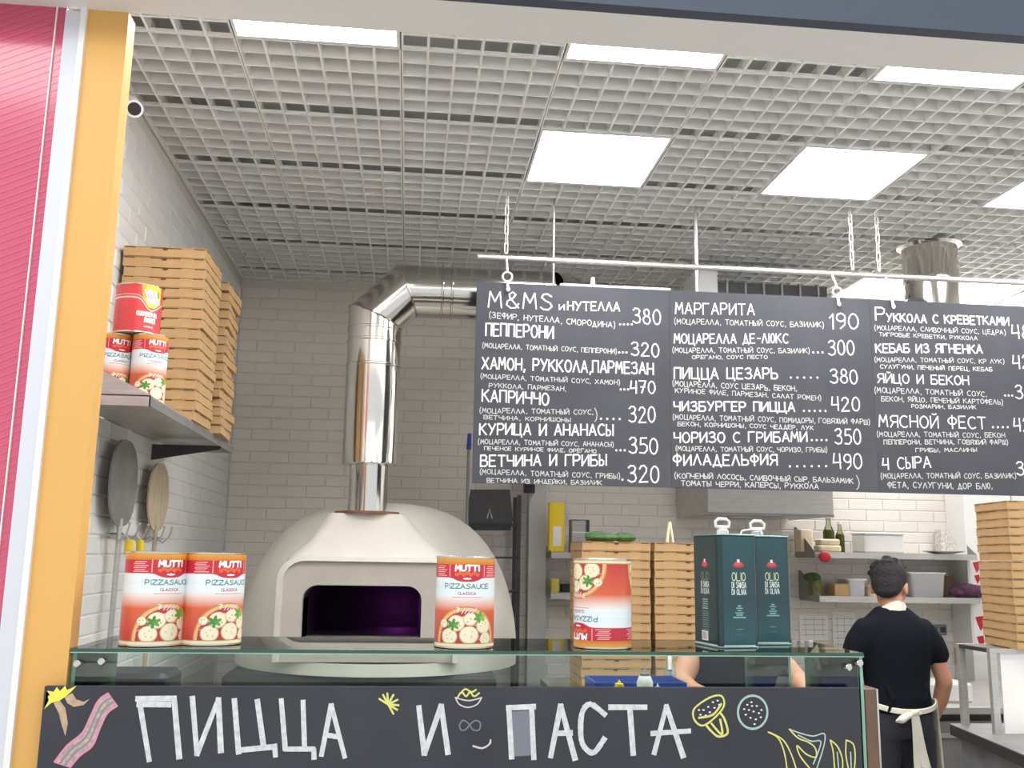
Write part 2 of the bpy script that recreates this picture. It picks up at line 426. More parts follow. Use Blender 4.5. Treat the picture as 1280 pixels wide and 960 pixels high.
# ------------------------------------------------------------------ stroke lettering
def ar(cx, cy, rx, ry, a0, a1, n=10):
    return [(cx+rx*math.cos(R(a0+(a1-a0)*i/n)), cy+ry*math.sin(R(a0+(a1-a0)*i/n))) for i in range(n+1)]
O_ = [ar(2, 3, 2, 3, 90, 450, 14)]
G = {
'А': [[(0,0),(2,6),(4,0)],[(.7,2),(3.4,2)]], 'Б': [[(3.5,6),(0,6),(0,0),(2.8,0),(3.8,.8),(3.8,2.3),(2.8,3.2),(0,3.2)]],
'В': [[(0,0),(0,6),(2.6,6),(3.3,5.2),(3.3,4),(2.4,3.2),(0,3.2)],[(2.4,3.2),(3.8,2.4),(3.8,.9),(2.8,0),(0,0)]],
'Г': [[(0,0),(0,6),(3.4,6)]], 'Д': [[(0,-1),(0,0),(4.2,0),(4.2,-1)],[(.7,0),(2,6),(3.6,0)]],
'Е': [[(3.4,6),(0,6),(0,0),(3.4,0)],[(0,3.1),(2.9,3.1)]], 'Ж': [[(2,0),(2,6)],[(0,6),(2,3),(0,0)],[(4,6),(2,3),(4,0)]],
'З': [[(.2,5.3),(1.4,6),(2.8,6),(3.5,5),(3,3.6),(1.4,3.2)],[(1.4,3.2),(3.2,2.9),(3.9,1.7),(3.2,.3),(1.6,0),(0,.7)]],
'И': [[(0,6),(0,0),(3.8,6),(3.8,0)]], 'Й': [[(0,6),(0,0),(3.8,6),(3.8,0)],[(1,7.2),(2,6.8),(3,7.2)]],
'К': [[(0,0),(0,6)],[(3.6,6),(0,2.7)],[(1,3.5),(3.9,0)]], 'Л': [[(0,0),(2,6),(4,0)]],
'М': [[(0,0),(.5,6),(2.1,2.2),(3.7,6),(4.2,0)]], 'Н': [[(0,0),(0,6)],[(3.8,0),(3.8,6)],[(0,3),(3.8,3)]], 'О': O_,
'П': [[(0,0),(0,6),(3.7,6),(3.7,0)]], 'Р': [[(0,0),(0,6),(2.6,6),(3.6,5.1),(3.5,3.6),(2.4,2.7),(0,2.7)]],
'С': [ar(2.2, 3, 2.2, 3, 50, 310, 11)], 'Т': [[(0,6),(4,6)],[(2,6),(2,0)]], 'У': [[(0,6),(2.1,2.8)],[(4,6),(1,0)]],
'Ф': [[(2,-.4),(2,6.4)], ar(2, 3.6, 2.1, 1.8, 90, 450, 12)], 'Х': [[(0,0),(3.9,6)],[(.1,6),(4,0)]],
'Ц': [[(0,6),(0,0),(4.4,0),(4.4,-1.3)],[(3.6,0),(3.6,6)]], 'Ч': [[(0,6),(.1,3),(3.6,3)],[(3.6,6),(3.6,0)]],
'Ш': [[(0,6),(0,0),(4.2,0),(4.2,6)],[(2.1,0),(2.1,6)]], 'Щ': [[(0,6),(0,0),(4.7,0),(4.7,-1.2)],[(2.1,0),(2.1,6)],[(4.2,0),(4.2,6)]],
'Ы': [[(0,6),(0,0),(1.7,0),(2.4,.8),(2.3,2.3),(1.5,3),(0,3)],[(4,6),(4,0)]], 'Ь': [[(0,6),(0,0),(2.6,0),(3.5,.8),(3.3,2.4),(2.3,3),(0,3)]],
'Ю': [[(0,0),(0,6)],[(0,3),(1.4,3)], ar(2.8, 3, 1.4, 3, 90, 450, 12)], 'Я': [[(3.8,0),(3.8,6),(1.2,6),(.2,5.1),(.4,3.5),(1.5,2.8),(3.8,2.8)],[(1.8,2.8),(0,0)]],
'0': [ar(1.8, 3, 1.8, 3, 90, 450, 14)], '1': [[(.3,4.4),(1.6,6),(1.6,0)]], '2': [[(.2,4.7),(.9,5.8),(2.2,6),(3.3,5.1),(3.1,3.8),(0,0),(3.8,.1)]],
'3': [[(.2,5.2),(1.2,6),(2.6,6),(3.4,5.1),(2.8,3.7),(1.3,3.3)],[(1.3,3.3),(3.1,3),(3.7,1.7),(3.1,.4),(1.6,0),(0,.7)]],
'4': [[(.6,6),(.1,2.4),(3.6,2.6)],[(3.2,6),(3.3,0)]], '5': [[(3.4,6),(.6,6),(.4,3.5),(2.2,3.8),(3.5,2.9),(3.5,1.2),(2.4,.1),(.1,.3)]],
'6': [[(3,6),(1,4.4),(.1,2),(.9,.2),(2.6,.1),(3.5,1.6),(2.6,3),(.5,2.4)]], '7': [[(0,6),(3.6,6),(1.4,0)],[(.9,3),(3.2,3.1)]],
'8': [ar(1.8, 4.6, 1.3, 1.4, 270, 630, 12), ar(1.8, 1.6, 1.7, 1.6, 90, 450, 12)],
'9': [ar(1.7, 4.4, 1.6, 1.6, 0, 360, 12), [(3.3,4.4),(3.1,1.6),(1.4,0)]],
'&': [[(4,0),(1.2,3.6),(1,5),(2,6),(3,5),(2.2,3.6),(.5,2.4),(.2,1),(1.4,-.2),(3,0),(4,1.6)]],
'S': [[(3.4,5.2),(2.2,6),(.9,5.8),(.4,4.6),(1.4,3.5),(3,2.6),(3.6,1.3),(2.4,0),(.9,0),(0,.8)]],
'D': [[(0,0),(0,6),(2,6),(3.8,4.4),(3.8,1.6),(2,0),(0,0)]], 'I': [[(.6,0),(.6,6)]], 'L': [[(0,6),(0,0),(3.2,0)]],
'N': [[(0,0),(0,6),(3.8,0),(3.8,6)]], 'U': [[(0,6),(0,1.4),(1,0),(2.8,0),(3.8,1.4),(3.8,6)]], 'V': [[(0,6),(2,0),(4,6)]],
'Z': [[(0,6),(3.8,6),(0,0),(3.8,0)]], '-': [[(.6,3),(2.8,3)]], '.': [[(.5,.2),(.6,.2),(.6,.5)]], ',': [[(.8,.5),(.3,-1)]],
'(': [[(1.3,7.2),(.3,5),(.1,2.5),(.4,.2),(1.3,-1.6)]], ')': [[(.2,7.2),(1.2,5),(1.4,2.5),(1.1,.2),(.2,-1.6)]], '/': [[(0,0),(3,6)]],
}
for l_, c_ in zip('AEKMOPCTXHB', 'АЕКМОРСТХНВ'): G[l_] = G[c_]
G['R'] = [G['Р'][0], [(2, 2.7), (3.8, 0)]]; G['G'] = [ar(2.2, 3, 2.2, 3, 50, 345, 11)+[(2.6, 2.6)]]; G['Y'] = [[(0,6),(2,3),(4,6)],[(2,3),(2,0)]]
def gw(ch):
    if ch == ' ': return 2.6
    if ch in G: return max(p[0] for s in G[ch] for p in s)
    return 3
def layout(text, jit=.25, gap=1.35):
    """strokes in units with the x extent normalised to 0..1 (x) and cap height 6"""
    x = 0; out = []
    for ch in text:
        if ch in G:
            jx, jy = random.uniform(-jit, jit)*.4, random.uniform(-jit, jit)
            for s in G[ch]: out.append([(x+p[0]+jx+random.uniform(-jit, jit)*.25, p[1]+jy*.8+random.uniform(-jit, jit)*.25) for p in s])
        x += gw(ch)+gap
    wd = max(x-gap, .1)
    return [[(p[0]/wd, p[1]/6) for p in s] for s in out]
def stroke(mb, pts, wd, Y, dep=.0012, mi=0):
    """chalk line on a plane facing the viewer: pts are (x, z)"""
    P = [Vector((p[0], p[1])) for p in pts]; h = wd/2
    for i in range(len(P)-1):
        a, b = P[i], P[i+1]; d = b-a
        if d.length < 1e-6: continue
        d.normalize(); n = Vector((-d.y, d.x)); a2, b2 = a-d*h*.6, b+d*h*.6
        q = [a2+n*h, a2-n*h, b2-n*h, b2+n*h]
        w2 = .85+.3*random.random()
        q[2] = b2-n*h*w2; q[3] = b2+n*h*w2
        v = [(p.x, Y-dep-.0001*random.random(), p.y) for p in q]
        mb.add(v, [(0,1,2,3)], mi)
def smooth(pts, n=4, closed=False):
    out = []; N = len(pts)
    rng = range(N) if closed else range(N-1)
    for i in rng:
        if closed: a, b, c, d = pts[i-1], pts[i], pts[(i+1) % N], pts[(i+2) % N]
        else: a, b, c, d = pts[max(i-1,0)], pts[i], pts[i+1], pts[min(i+2, N-1)]
        for k in range(n):
            t = k/n
            out.append(tuple(.5*((2*b[j])+(-a[j]+c[j])*t+(2*a[j]-5*b[j]+4*c[j]-d[j])*t*t+(-a[j]+3*b[j]-3*c[j]+d[j])*t**3) for j in (0, 1)))
    out.append(pts[0] if closed else pts[-1]); return out

# ------------------------------------------------------------------ hanging menu boards
YM = 4.60
ztop, zbot = EYE+.2905*YM, EYE+.0735*YM
xs = [atY(593, 480, YM).x, atY(838, 480, YM).x, atY(1092, 480, YM).x]
xs.append(xs[2]+1.0)
menu = [[], [], []]
def T(pn, o, s, text, x0, y0, x1, y1, h, wd): menu[pn].append((text, o[0]+x0/s, o[1]+y0/s, o[0]+x1/s, o[1]+y1/s, h/s, wd))
a, s = (590, 340), 5.12; B, S_ = 1.9, 1.05
T(0,a,s,'M&MS',105,222,510,242,105,2.0); T(0,a,s,'И',558,242,590,243,36,1.6); T(0,a,s,'НУТЕЛЛА',612,245,945,250,58,B); T(0,a,s,'380',1030,325,1205,340,100,1.9)
T(0,a,s,'(ЗЕФИР, НУТЕЛЛА, СМОРОДИНА)',110,290,915,358,36,1.2); T(0,a,s,'....',935,350,1035,350,60,1.6); T(0,a,s,'ПЕППЕРОНИ',88,405,518,425,80,2.1)
T(0,a,s,'(МОЦАРЕЛЛА, ТОМАТНЫЙ СОУС, ПЕППЕРОНИ)',68,485,925,522,30,S_); T(0,a,s,'...',930,530,1000,530,60,1.6); T(0,a,s,'320',1020,535,1195,545,88,1.9)
T(0,a,s,'ХАМОН, РУККОЛА,ПАРМЕЗАН',65,620,1160,655,75,2.1); T(0,a,s,'(МОЦАРЕЛЛА, ТОМАТНЫЙ СОУС, ХАМОН)',55,680,945,722,28,S_)
a = (590, 480)
T(0,a,s,'РУККОЛА, ПАРМЕЗАН,',110,22,600,45,28,S_); T(0,a,s,'...',940,50,1010,50,60,1.6); T(0,a,s,'470',1012,57,1170,62,80,1.9)
T(0,a,s,'КАПРИЧЧО',65,110,490,135,75,2.1); T(0,a,s,'(МОЦАРЕЛЛА, ТОМАТНЫЙ СОУС,',50,185,775,195,30,S_); T(0,a,s,')',785,228,802,230,60,1.1)
T(0,a,s,'ВЕТЧИНА, КОРНИШОНЫ',75,225,630,243,25,S_); T(0,a,s,'....',805,238,965,240,60,1.7); T(0,a,s,'320',1005,245,1172,245,100,1.9)
T(0,a,s,'КУРИЦА И АНАНАСЫ',48,325,902,330,70,2.1); T(0,a,s,'(МОЦАРЕЛЛА, ТОМАТНЫЙ СОУС, АНАНАСЫ)',40,382,905,402,28,S_)
T(0,a,s,'ПЕЧЕНОЕ КУРИНОЕ ФИЛЕ, ОРЕГАНО',78,422,795,440,22,S_); T(0,a,s,'...',910,440,990,440,60,1.8); T(0,a,s,'350',1005,445,1185,447,100,1.9)
T(0,a,s,'ВЕТЧИНА И ГРИБЫ',55,525,860,520,68,2.1); T(0,a,s,'(МОЦАРЕЛЛА, ТОМАТНЫЙ СОУС, ГРИБЫ)',50,575,945,605,30,S_)
T(0,a,s,'ВЕТЧИНА ИЗ ИНДЕЙКИ, БАЗИЛИК',95,630,830,645,26,S_); T(0,a,s,'.',955,628,970,628,60,1.8); T(0,a,s,'320',998,628,1195,632,105,2.0)
a, s = (835, 350), 4.923
T(1,a,s,'МАРГАРИТА',45,208,532,215,72,1.8); T(1,a,s,'(МОЦАРЕЛЛА, ТОМАТНЫЙ СОУС, БАЗИЛИК)',40,270,958,292,33,S_); T(1,a,s,'190',990,300,1172,303,100,1.9)
T(1,a,s,'МОЦАРЕЛЛА ДЕ-ЛЮКС',38,390,738,388,60,1.8); T(1,a,s,'(МОЦАРЕЛЛА, ТОМАТНЫЙ СОУС, БАЗИЛИК)',28,445,870,450,30,S_)
T(1,a,s,'ОРЕГАНО, СОУС ПЕСТО',148,485,612,485,22,S_); T(1,a,s,'...',880,460,965,460,60,1.8); T(1,a,s,'300',988,462,1145,460,95,1.9)
T(1,a,s,'ПИЦЦА ЦЕЗАРЬ',38,608,672,605,68,2.1); T(1,a,s,'.....',735,615,940,615,60,1.7); T(1,a,s,'380',1000,635,1165,638,90,1.9)
T(1,a,s,'(МОЦАРЕЛЛА, СОУС ЦЕЗАРЬ, БЕКОН,',28,652,790,685,32,1.15)
a = (835, 480)
T(1,a,s,'КУРИНОЕ ФИЛЕ, ПАРМЕЗАН, САЛАТ РОМЕН)',45,52,940,100,28,S_); T(1,a,s,'ЧИЗБУРГЕР ПИЦЦА',38,165,780,168,58,2.1); T(1,a,s,'.....',820,180,985,180,60,1.7); T(1,a,s,'420',1008,165,1178,165,88,1.9)
T(1,a,s,'(МОЦАРЕЛЛА, ТОМАТНЫЙ СОУС, ПОМИДОРЫ, ГОВЯЖИЙ ФАРШ)',30,218,1240,248,30,S_); T(1,a,s,'БЕКОН, КОРНИШОНЫ, СОУС ЧЕДДЕР, ЛУК',60,258,895,282,25,1.1)
T(1,a,s,'ЧОРИЗО С ГРИБАМИ',38,360,855,355,62,2.0); T(1,a,s,'....',870,360,990,360,60,1.8); T(1,a,s,'350',1028,370,1185,372,95,1.9)
T(1,a,s,'(МОЦАРЕЛЛА, ТОМАТНЫЙ СОУС, ЧОРИЗО, ГРИБЫ)',48,412,978,420,28,S_); T(1,a,s,'ФИЛАДЕЛЬФИЯ',35,500,670,498,65,2.1); T(1,a,s,'......',728,522,995,520,60,1.7); T(1,a,s,'490',1018,522,1192,525,95,1.9)
T(1,a,s,'(КОПЧЕНЫЙ ЛОСОСЬ, СЛИВОЧНЫЙ СЫР, БАЛЬЗАМИК',42,578,1140,610,30,1.15); T(1,a,s,')',1160,632,1180,634,62,1.1); T(1,a,s,'ТОМАТЫ ЧЕРРИ, КАПЕРСЫ, РУККОЛА',82,625,925,645,30,1.2)
a, s = (1080, 370), 6.4
T(2,a,s,'Р',95,195,165,197,110,2.1); T(2,a,s,'УККОЛА С КРЕВЕТКАМИ',182,205,1158,235,70,2.0); T(2,a,s,'(МОЦАРЕЛЛА, СЛИВОЧНЫЙ СОУС, ЦЕДРА)',85,270,1130,310,38,S_); T(2,a,s,'ТИГРОВЫЕ КРЕВЕТКИ, РУККОЛА',120,320,905,355,32,S_)
T(2,a,s,'480',1185,340,1410,345,120,1.9); T(2,a,s,'КЕБАБ ИЗ ЯГНЕНКА',95,450,945,458,72,2.0); T(2,a,s,'(МОЦАРЕЛЛА, ТОМАТНЫЙ СОУС, КР ЛУК)',85,525,1120,540,36,S_)
T(2,a,s,'СУЛУГУНИ, ПЕЧЕНЫЙ ПЕРЕЦ, КЕБАБ',130,578,1025,603,32,1.2); T(2,a,s,'420',1190,580,1410,582,115,1.9); T(2,a,s,'ЯЙЦО И БЕКОН',110,695,838,710,75,1.8)
T(2,a,s,'(МОЦАРЕЛЛА, ТОМАТНЫЙ СОУС,',85,770,980,805,42,1.1); T(2,a,s,'...',1115,815,1200,815,60,1.8); T(2,a,s,'360',1215,820,1420,822,115,1.9)
a = (1080, 490)
T(2,a,s,'БЕКОН, ЯЙЦО, ПЕЧЕНЫЙ КАРТОФЕЛЬ)',140,70,1110,100,38,1.1); T(2,a,s,'РОЗМАРИН, БАЗИЛИК',380,128,895,138,30,1.1); T(2,a,s,'МЯСНОЙ ФЕСТ',122,278,975,292,98,1.8)
T(2,a,s,'....',1012,300,1170,300,60,1.8); T(2,a,s,'420',1200,315,1410,317,110,1.9); T(2,a,s,'(МОЦАРЕЛЛА, ТОМАТНЫЙ СОУС, БЕКОН',105,355,1125,365,38,S_)
T(2,a,s,'ПЕППЕРОНИ, ВЕТЧИНА, ГОВЯЖИЙ ФАРШ)',160,418,1150,418,36,1.1); T(2,a,s,'ГРИБЫ, МАСЛИНЫ',415,480,900,475,30,1.1); T(2,a,s,'4 СЫРА',148,620,532,605,92,1.8)
T(2,a,s,'(МОЦАРЕЛЛА, ТОМАТНЫЙ СОУС, БАЗИЛИК)',135,690,1215,690,40,S_); T(2,a,s,'ФЕТА, СУЛУГУНИ, ДОР БЛЮ,',190,765,1025,775,45,1.2); T(2,a,s,'350',1225,665,1430,668,110,1.9)
blab = ['black chalk menu board hanging leftmost, first line priced 380', 'black chalk menu board hanging in the middle, first line priced 190', 'black chalk menu board hanging at right, cut by the photo edge']
for i in range(3):
    t = thing('menu_board', blab[i], 'menu board', ((xs[i]+xs[i+1])/2, YM, zbot), 0, 'hanging chalk menu boards')
    cx = (xs[i]+xs[i+1])/2
    hw = (xs[i+1]-xs[i])/2
    MB().box((-hw+.0006, 0, 0), (hw-.0006, .018, ztop-zbot)).build('board_panel', M_board, t)
    for (text, x0, y0, x1, y1, h, wd) in menu[i]:
        p0, p1 = atY(x0, y0, YM), atY(x1, y1, YM)
        hh = h/FPX*YM*1.02; mb = MB(); d = p1-p0
        big = wd > 1.5
        lay = layout(text, .25 if big else .55); nst = [len(G.get(ch, [])) for ch in text]; brk = set(); c_ = 0
        for ch, k_ in zip(text, nst):
            if ch == ' ' or (big and ch in ',-'): brk.add(c_)
            c_ += k_
        for si, st in enumerate(lay):
            if big and si in brk and len(mb.v): mb.build('chalk_writing', M_chalk, t); mb = MB()
            if text.strip('.') == '': pts = [(p0.x-cx+d.x*q[0], p0.z-zbot+d.z*q[0]+(q[1]*.02)) for q in st]
            else: pts = [(p0.x-cx+d.x*q[0], p0.z-zbot+d.z*q[0]+hh*q[1]) for q in st]
            stroke(mb, pts, wd/FPX*YM*(1.0 if big else .92), 0)
        if text.strip('.') == '':
            mb = MB(); n = len(text)
            for k in range(n):
                q = p0+d*((k+.5)/n); rr = .006
                mb.add([(q.x-cx+rr*math.cos(PI*j/4), -.0013, q.z-zbot+.012+rr*math.sin(PI*j/4)) for j in range(8)], [tuple(range(8))])
        if len(mb.v): mb.build('chalk_writing', M_chalk if big else M_chalks, t, kind='stuff' if not big or text.strip('.') == '' else None)

# rail, thin rod behind, chains, rings
zr = EYE+.3225*YM
xr0 = atY(597, 315, YM+.06).x
MB().tube([(xr0, YM+.06, zr), (3.75, YM+.06, zr)], .015, 12).build('hanging_rail', M_steel, label='horizontal steel rail above the menu boards carrying their hooks', cat='rail')
xk = atY(700, 357, YM+.04).x
MB().box((xk, YM+.03, ztop+.002), (atY(840, 362, YM).x, YM+.05, ztop+.02)).build('mounting_strip', M_whitep, label='thin white strip on the top edge of the left menu board', cat='strip')
def link_mesh():
    pts = []; L, W = .029, .009
    for k in range(8): t = PI*k/7; pts.append((W*math.cos(t), 0, L-W+W*math.sin(t)))
    for k in range(8): t = PI+PI*k/7; pts.append((W*math.cos(t), 0, -L+W+W*math.sin(t)))
    return MB().tube(pts, .0030, 6, closed=True).mesh('link', M_whitep)
LM = link_mesh()
def chain(name_label, x, y, z0, z1):
    t = thing('chain', name_label, 'chain', (x, y, z0), 0, 'white chains holding the menu boards')
    n = max(2, int(round((z1-z0)/.050))); st = (z1-z0)/n
    for k in range(n): ob('link', LM, t, (random.uniform(-.001, .001), 0, st*(k+.5)), (0, 0, PI/2*(k % 2)+.5))
    return t
c1 = atY(633, 300, YM+.03).x
chain('white link chain from the ceiling grid to the left menu board', c1, YM+.03, zr+.02, ZC+.02)
chain('white link chain dropping right of the thin steel pole, left of the pair', atY(1064, 300, YM+.03).x, YM+.03, zr+.02, ZC+.02)
chain('white link chain at right of the pair above the menu boards', atY(1097, 300, YM+.03).x, YM+.03, zr+.02, ZC+.02)
def ring_hook(x, label):
    t = thing('ring_hook', label, 'hook', (x, YM-.005, ztop), 0, 'ring hooks clipping the menu boards to the rail')
    pts = [(.024*math.cos(2*PI*k/16), 0, .03+.024*math.sin(2*PI*k/16)) for k in range(16)]
    MB().tube(pts, .0052, 8, closed=True).build('ring', M_whitep, t)
    MB().tube([(0, 0, .055), (0, .02, .09), (0, .05, zr-ztop-.012)], .0055, 8).build('snap_link', M_whitep, t)
    MB().tube([(0, 0, .008), (.003, -.006, -.028)], .007, 8).ell((.004, -.008, -.036), (.011, .006, .014), 10).build('screw', M_whitep, t)
ring_hook(atY(634, 345, YM).x, 'white ring hook holding the left corner of the left menu board')
ring_hook(atY(1046, 366, YM).x, 'white ring hook on the middle menu board above its first price')
ring_hook(atY(1114, 372, YM).x, 'white ring hook on the left corner of the right menu board')
MB().tube([(atY(741, 350, YM+.04).x, YM+.04, ztop+.018), (atY(741, 350, YM+.04).x, YM+.04, ztop+.06)], [.014, .009], 10).build('hanger_knob', M_whitep, label='small white knob on the strip above the left menu board', cat='knob')
for xx, yy, l_ in ((870, 1.427, 'thin pale steel pole from the ceiling behind the middle menu board'), (692, .668, 'thin pale steel pole from the ceiling behind the left menu board')):
    xq = atY(xx, 320, YM+.14).x
    MB().tube([(xq, YM+.14, ztop-.1), (xq, YM+.14, ZC+.03)], .011 if xx > 800 else .006, 8).build('hanging_pole', M_steel, label=l_, cat='pole')

# ------------------------------------------------------------------ pizza oven with flue
OC = Vector((-.146, 5.50, 0)); OR = .76
ZO = EYE+.062-.0  # not used for the dome itself
ov = thing('pizza_oven', 'white plastered dome pizza oven with dark arched mouth', 'oven', (OC.x, OC.y, 0))
prof = []
zb, zt = 1.02, EYE+.275
for k in range(0, 15):
    t = R(90*k/14); r_ = OR*math.cos(t)**.70 if k < 14 else .02
    prof.append((max(r_, .02), zb+.06+(zt-zb-.06)*math.sin(t)))
# mouth block tapering up to the flue
yf = 4.80-OC.y
def lx(x, y, Y): return atY(x, y, Y).x-OC.x
def lz(x, y, Y): return atY(x, y, Y).z
x0, x1 = lx(350, 790, 4.8), lx(566, 790, 4.8)
zsill = lz(450, 801, 4.8); zfr = lz(450, 702, 4.8)
xc = (x0+x1)/2; hw = (x1-x0)/2
def sect(w, z, ya, yb, n=8, r=.06):
    out = []
    for cx, cy, a0 in ((xc+w-r, yb-r, 0), (xc-w+r, yb-r, 90), (xc-w+r, ya+r, 180), (xc+w-r, ya+r, 270)):
        for k in range(4):
            t = R(a0+30*k); out.append((cx+r*math.cos(t), cy+r*math.sin(t), z))
    return out
# arch front (frame) with opening, made as prism with hole by strips
def arch(w, z0, z1, r, n=6, cx=None):
    cx = xc if cx is None else cx
    p = [(cx-w, z0)]
    p += [(cx-w+r-r*math.cos(R(90*k/n)), z1-r+r*math.sin(R(90*k/n))) for k in range(n+1)]
    p += [(cx+w-r+r*math.sin(R(90*k/n)), z1-r+r*math.cos(R(90*k/n))) for k in range(n+1)]
    p += [(cx+w, z0)]; return p
ow = (lx(526, 780, 4.8)-lx(376, 780, 4.8))/2; oc = (lx(526, 780, 4.8)+lx(376, 780, 4.8))/2
zo = lz(450, 732, 4.8)
outer = arch(hw, zsill-.10, zfr, .10); inner = arch(ow, zsill, zo, .07, cx=oc)
n = len(outer)
fr = MB()
def P3(p, y): return (p[0], y, p[1])
for j in range(n-1):
    fr.add([P3(outer[j], yf), P3(outer[j+1], yf), P3(inner[j+1], yf), P3(inner[j], yf)], [(0,1,2,3)])
    fr.add([P3(outer[j], yf), P3(outer[j+1], yf), P3(outer[j+1], yf+.35), P3(outer[j], yf+.35)], [(0,1,2,3)], 0, True)
    fr.add([P3(inner[j], yf), P3(inner[j+1], yf), P3(inner[j+1], yf+.30), P3(inner[j], yf+.30)], [(0,1,2,3)], 0, True)
fr.add([P3(outer[0], yf), P3(inner[0], yf), P3(inner[-1], yf), P3(outer[-1], yf)], [(0,1,2,3)])
fr.add([P3(inner[0], yf), P3(inner[-1], yf), P3(inner[-1], yf+.30), P3(inner[0], yf+.30)], [(0,1,2,3)])
fr.add([P3(outer[0], yf), P3(outer[-1], yf), P3(outer[-1], yf+.35), P3(outer[0], yf+.35)], [(0,1,2,3)])
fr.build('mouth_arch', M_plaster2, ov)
dm = MB().lathe([(OR, zb)]+prof, n=96)
keep = []
for q_, f_ in enumerate(dm.f):
    c_ = sum((Vector(dm.v[i_]) for i_ in f_), Vector())/len(f_)
    if c_.y < -.2 and abs(c_.x-xc) < hw-.04 and zsill-.09 < c_.z < zfr-.02: continue
    keep.append(q_)
dm.f = [dm.f[q_] for q_ in keep]; dm.m = [dm.m[q_] for q_ in keep]; dm.sm = [dm.sm[q_] for q_ in keep]
dm.build('dome', M_plaster, ov)
lp = MB(); out2 = arch(hw+.028, zsill-.10, zfr+.022, .115)
for j in range(n-1):
    lp.add([P3(outer[j], yf-.022), P3(outer[j+1], yf-.022), P3(out2[j+1], yf-.015), P3(out2[j], yf-.015)], [(0,1,2,3)], 0, True)
    lp.add([P3(out2[j], yf-.015), P3(out2[j+1], yf-.015), P3(out2[j+1], yf+.45), P3(out2[j], yf+.45)], [(0,1,2,3)], 0, True)
    lp.add([P3(outer[j], yf-.022), P3(outer[j+1], yf-.022), P3(outer[j+1], yf+.02), P3(outer[j], yf+.02)], [(0,1,2,3)], 0, True)
lp.build('arch_surround', M_plaster, ov)
tun = MB()
for j in range(n-1): tun.add([P3(inner[j], yf+.06), P3(inner[j+1], yf+.06), P3(inner[j+1], yf+1.0), P3(inner[j], yf+1.0)], [(0,1,2,3)], 0, True)
tun.add([P3(inner[0], yf+.30), P3(inner[-1], yf+.30), P3(inner[-1], yf+1.0), P3(inner[0], yf+1.0)], [(0,1,2,3)])
tun.add([P3((p[0], p[1]), yf+1.0) for p in inner], [tuple(range(n))])
tun.build('fire_chamber', M_soot, ov)
pl_ = bpy.data.lights.new('oven_lamp', 'POINT'); pl_.energy = .5; pl_.color = (.75, .1, 1); pl_.shadow_soft_size = .03
plo = bpy.data.objects.new('oven_lamp', pl_); C.objects.link(plo); plo.location = (OC.x+oc+.17, OC.y+yf+.85, zsill+.10)
# tapering smoke hood
zc_ = lz(459, 640, 5.02)
hd = MB()
pts = [(0, 0, 0, 0), (zfr-.05, hw+.010, yf+.03, yf+.62), (zfr+.015, hw-.01, yf+.005, yf+.62), (zfr+.10, hw-.11, yf+.07, yf+.58), (zfr+.18, hw-.175, yf+.09, yf+.52), (zc_-.012, .195, yf+.10, yf+.42)]
top_x = lx(459, 640, 5.02)
rings = []
for z, w_, ya, yb in pts:
    t = max(0, min(1, (z-zfr)/(zc_-zfr))); s0 = xc*(1-t)+top_x*t; old = xc
    xc = s0; rings.append(sect(w_, z, ya, yb, r=min(.07, w_*.5))); xc = old
# keep the mouth free: only the part above the arch front is thick at the front
rings = rings[1:]
hd.loft(rings, 0); hd.build('smoke_hood', M_plaster, ov)
# soot stains on the hood front are part of the plaster colour
nt = M_plaster.node_tree
# flue
fl = thing('flue_pipe', 'shiny steel flue pipe rising from the oven and elbowing right', 'pipe', (OC.x+top_x, 5.02, zc_))
FX, FY = OC.x+top_x, 5.02
MB().lathe([(.165, -.012), (.165, .0), (.11, .002)], n=32).build('collar', M_rust, fl)
z1 = atY(466, 582, FY).z-zc_
MB().lathe([(.098, 0), (.098, z1+.02)], n=40).build('lower_pipe', M_chrome, fl)
z2 = atY(470, 400, FY).z-zc_
ru = .140
MB().lathe([(ru, z1), (ru+.003, z1+.004), (ru, z1+.012), (ru, z1+.26), (ru, z2-.13)], n=48).build('upper_pipe', M_chrome, fl)
for zz in (z1+.52, z2-.125, z2-.06):
    MB().lathe([(ru, zz-.008), (ru+.005, zz-.004), (ru+.005, zz+.004), (ru, zz+.008)], n=48).build('clamp_band', M_chrome, fl)
def mitre(mb, path, r, n=40):
    rings = []
    for i, p in enumerate(path):
        p = Vector(p)
        dirs = []
        if i > 0: dirs.append((p-Vector(path[i-1])).normalized())
        if i < len(path)-1: dirs.append((Vector(path[i+1])-p).normalized())
        nrm = (dirs[0]+dirs[-1]).normalized(); d = dirs[0]
        a = Vector((0, 1, 0)); b = d.cross(a).normalized(); ring = []
        for k in range(n):
            q = p+a*r*math.cos(2*PI*k/n)+b*r*math.sin(2*PI*k/n)
            t = (p-q).dot(nrm)/d.dot(nrm); ring.append(tuple(q+d*t))
        rings.append(ring)
    mb.loft(rings, 0, False)
    return mb
zh = atY(560, 366, FY).z-zc_
e1 = (0, 0, z2+.02); e2 = (.22, 0, zh)
pth = [(0, 0, z2-.13), (0, 0, zh-.16), (.16, 0, zh), (.34, 0, zh)]
def seg_pipe(i):
    mb = MB(); full = MB(); mitre(full, pth, ru+.001); n_ = 40
    rg = [full.v[k*n_:(k+1)*n_] for k in range(4)]; mb.loft([rg[i], rg[i+1]], 0, False); return mb
for i_ in range(3): seg_pipe(i_).build('elbow_segment', M_chrome, fl)
def seam(i):
    full = MB(); mitre(full, pth, ru+.003); q_ = full.v[i*40:(i+1)*40]; MB().tube(q_, .004, 6, closed=True).build('elbow_seam', M_chrome, fl)
seam(1); seam(2)
hp = MB(); mitre(hp, [(.34, 0, zh), (.95, 0, zh)], ru); hp.build('horizontal_pipe', M_chrome, fl)
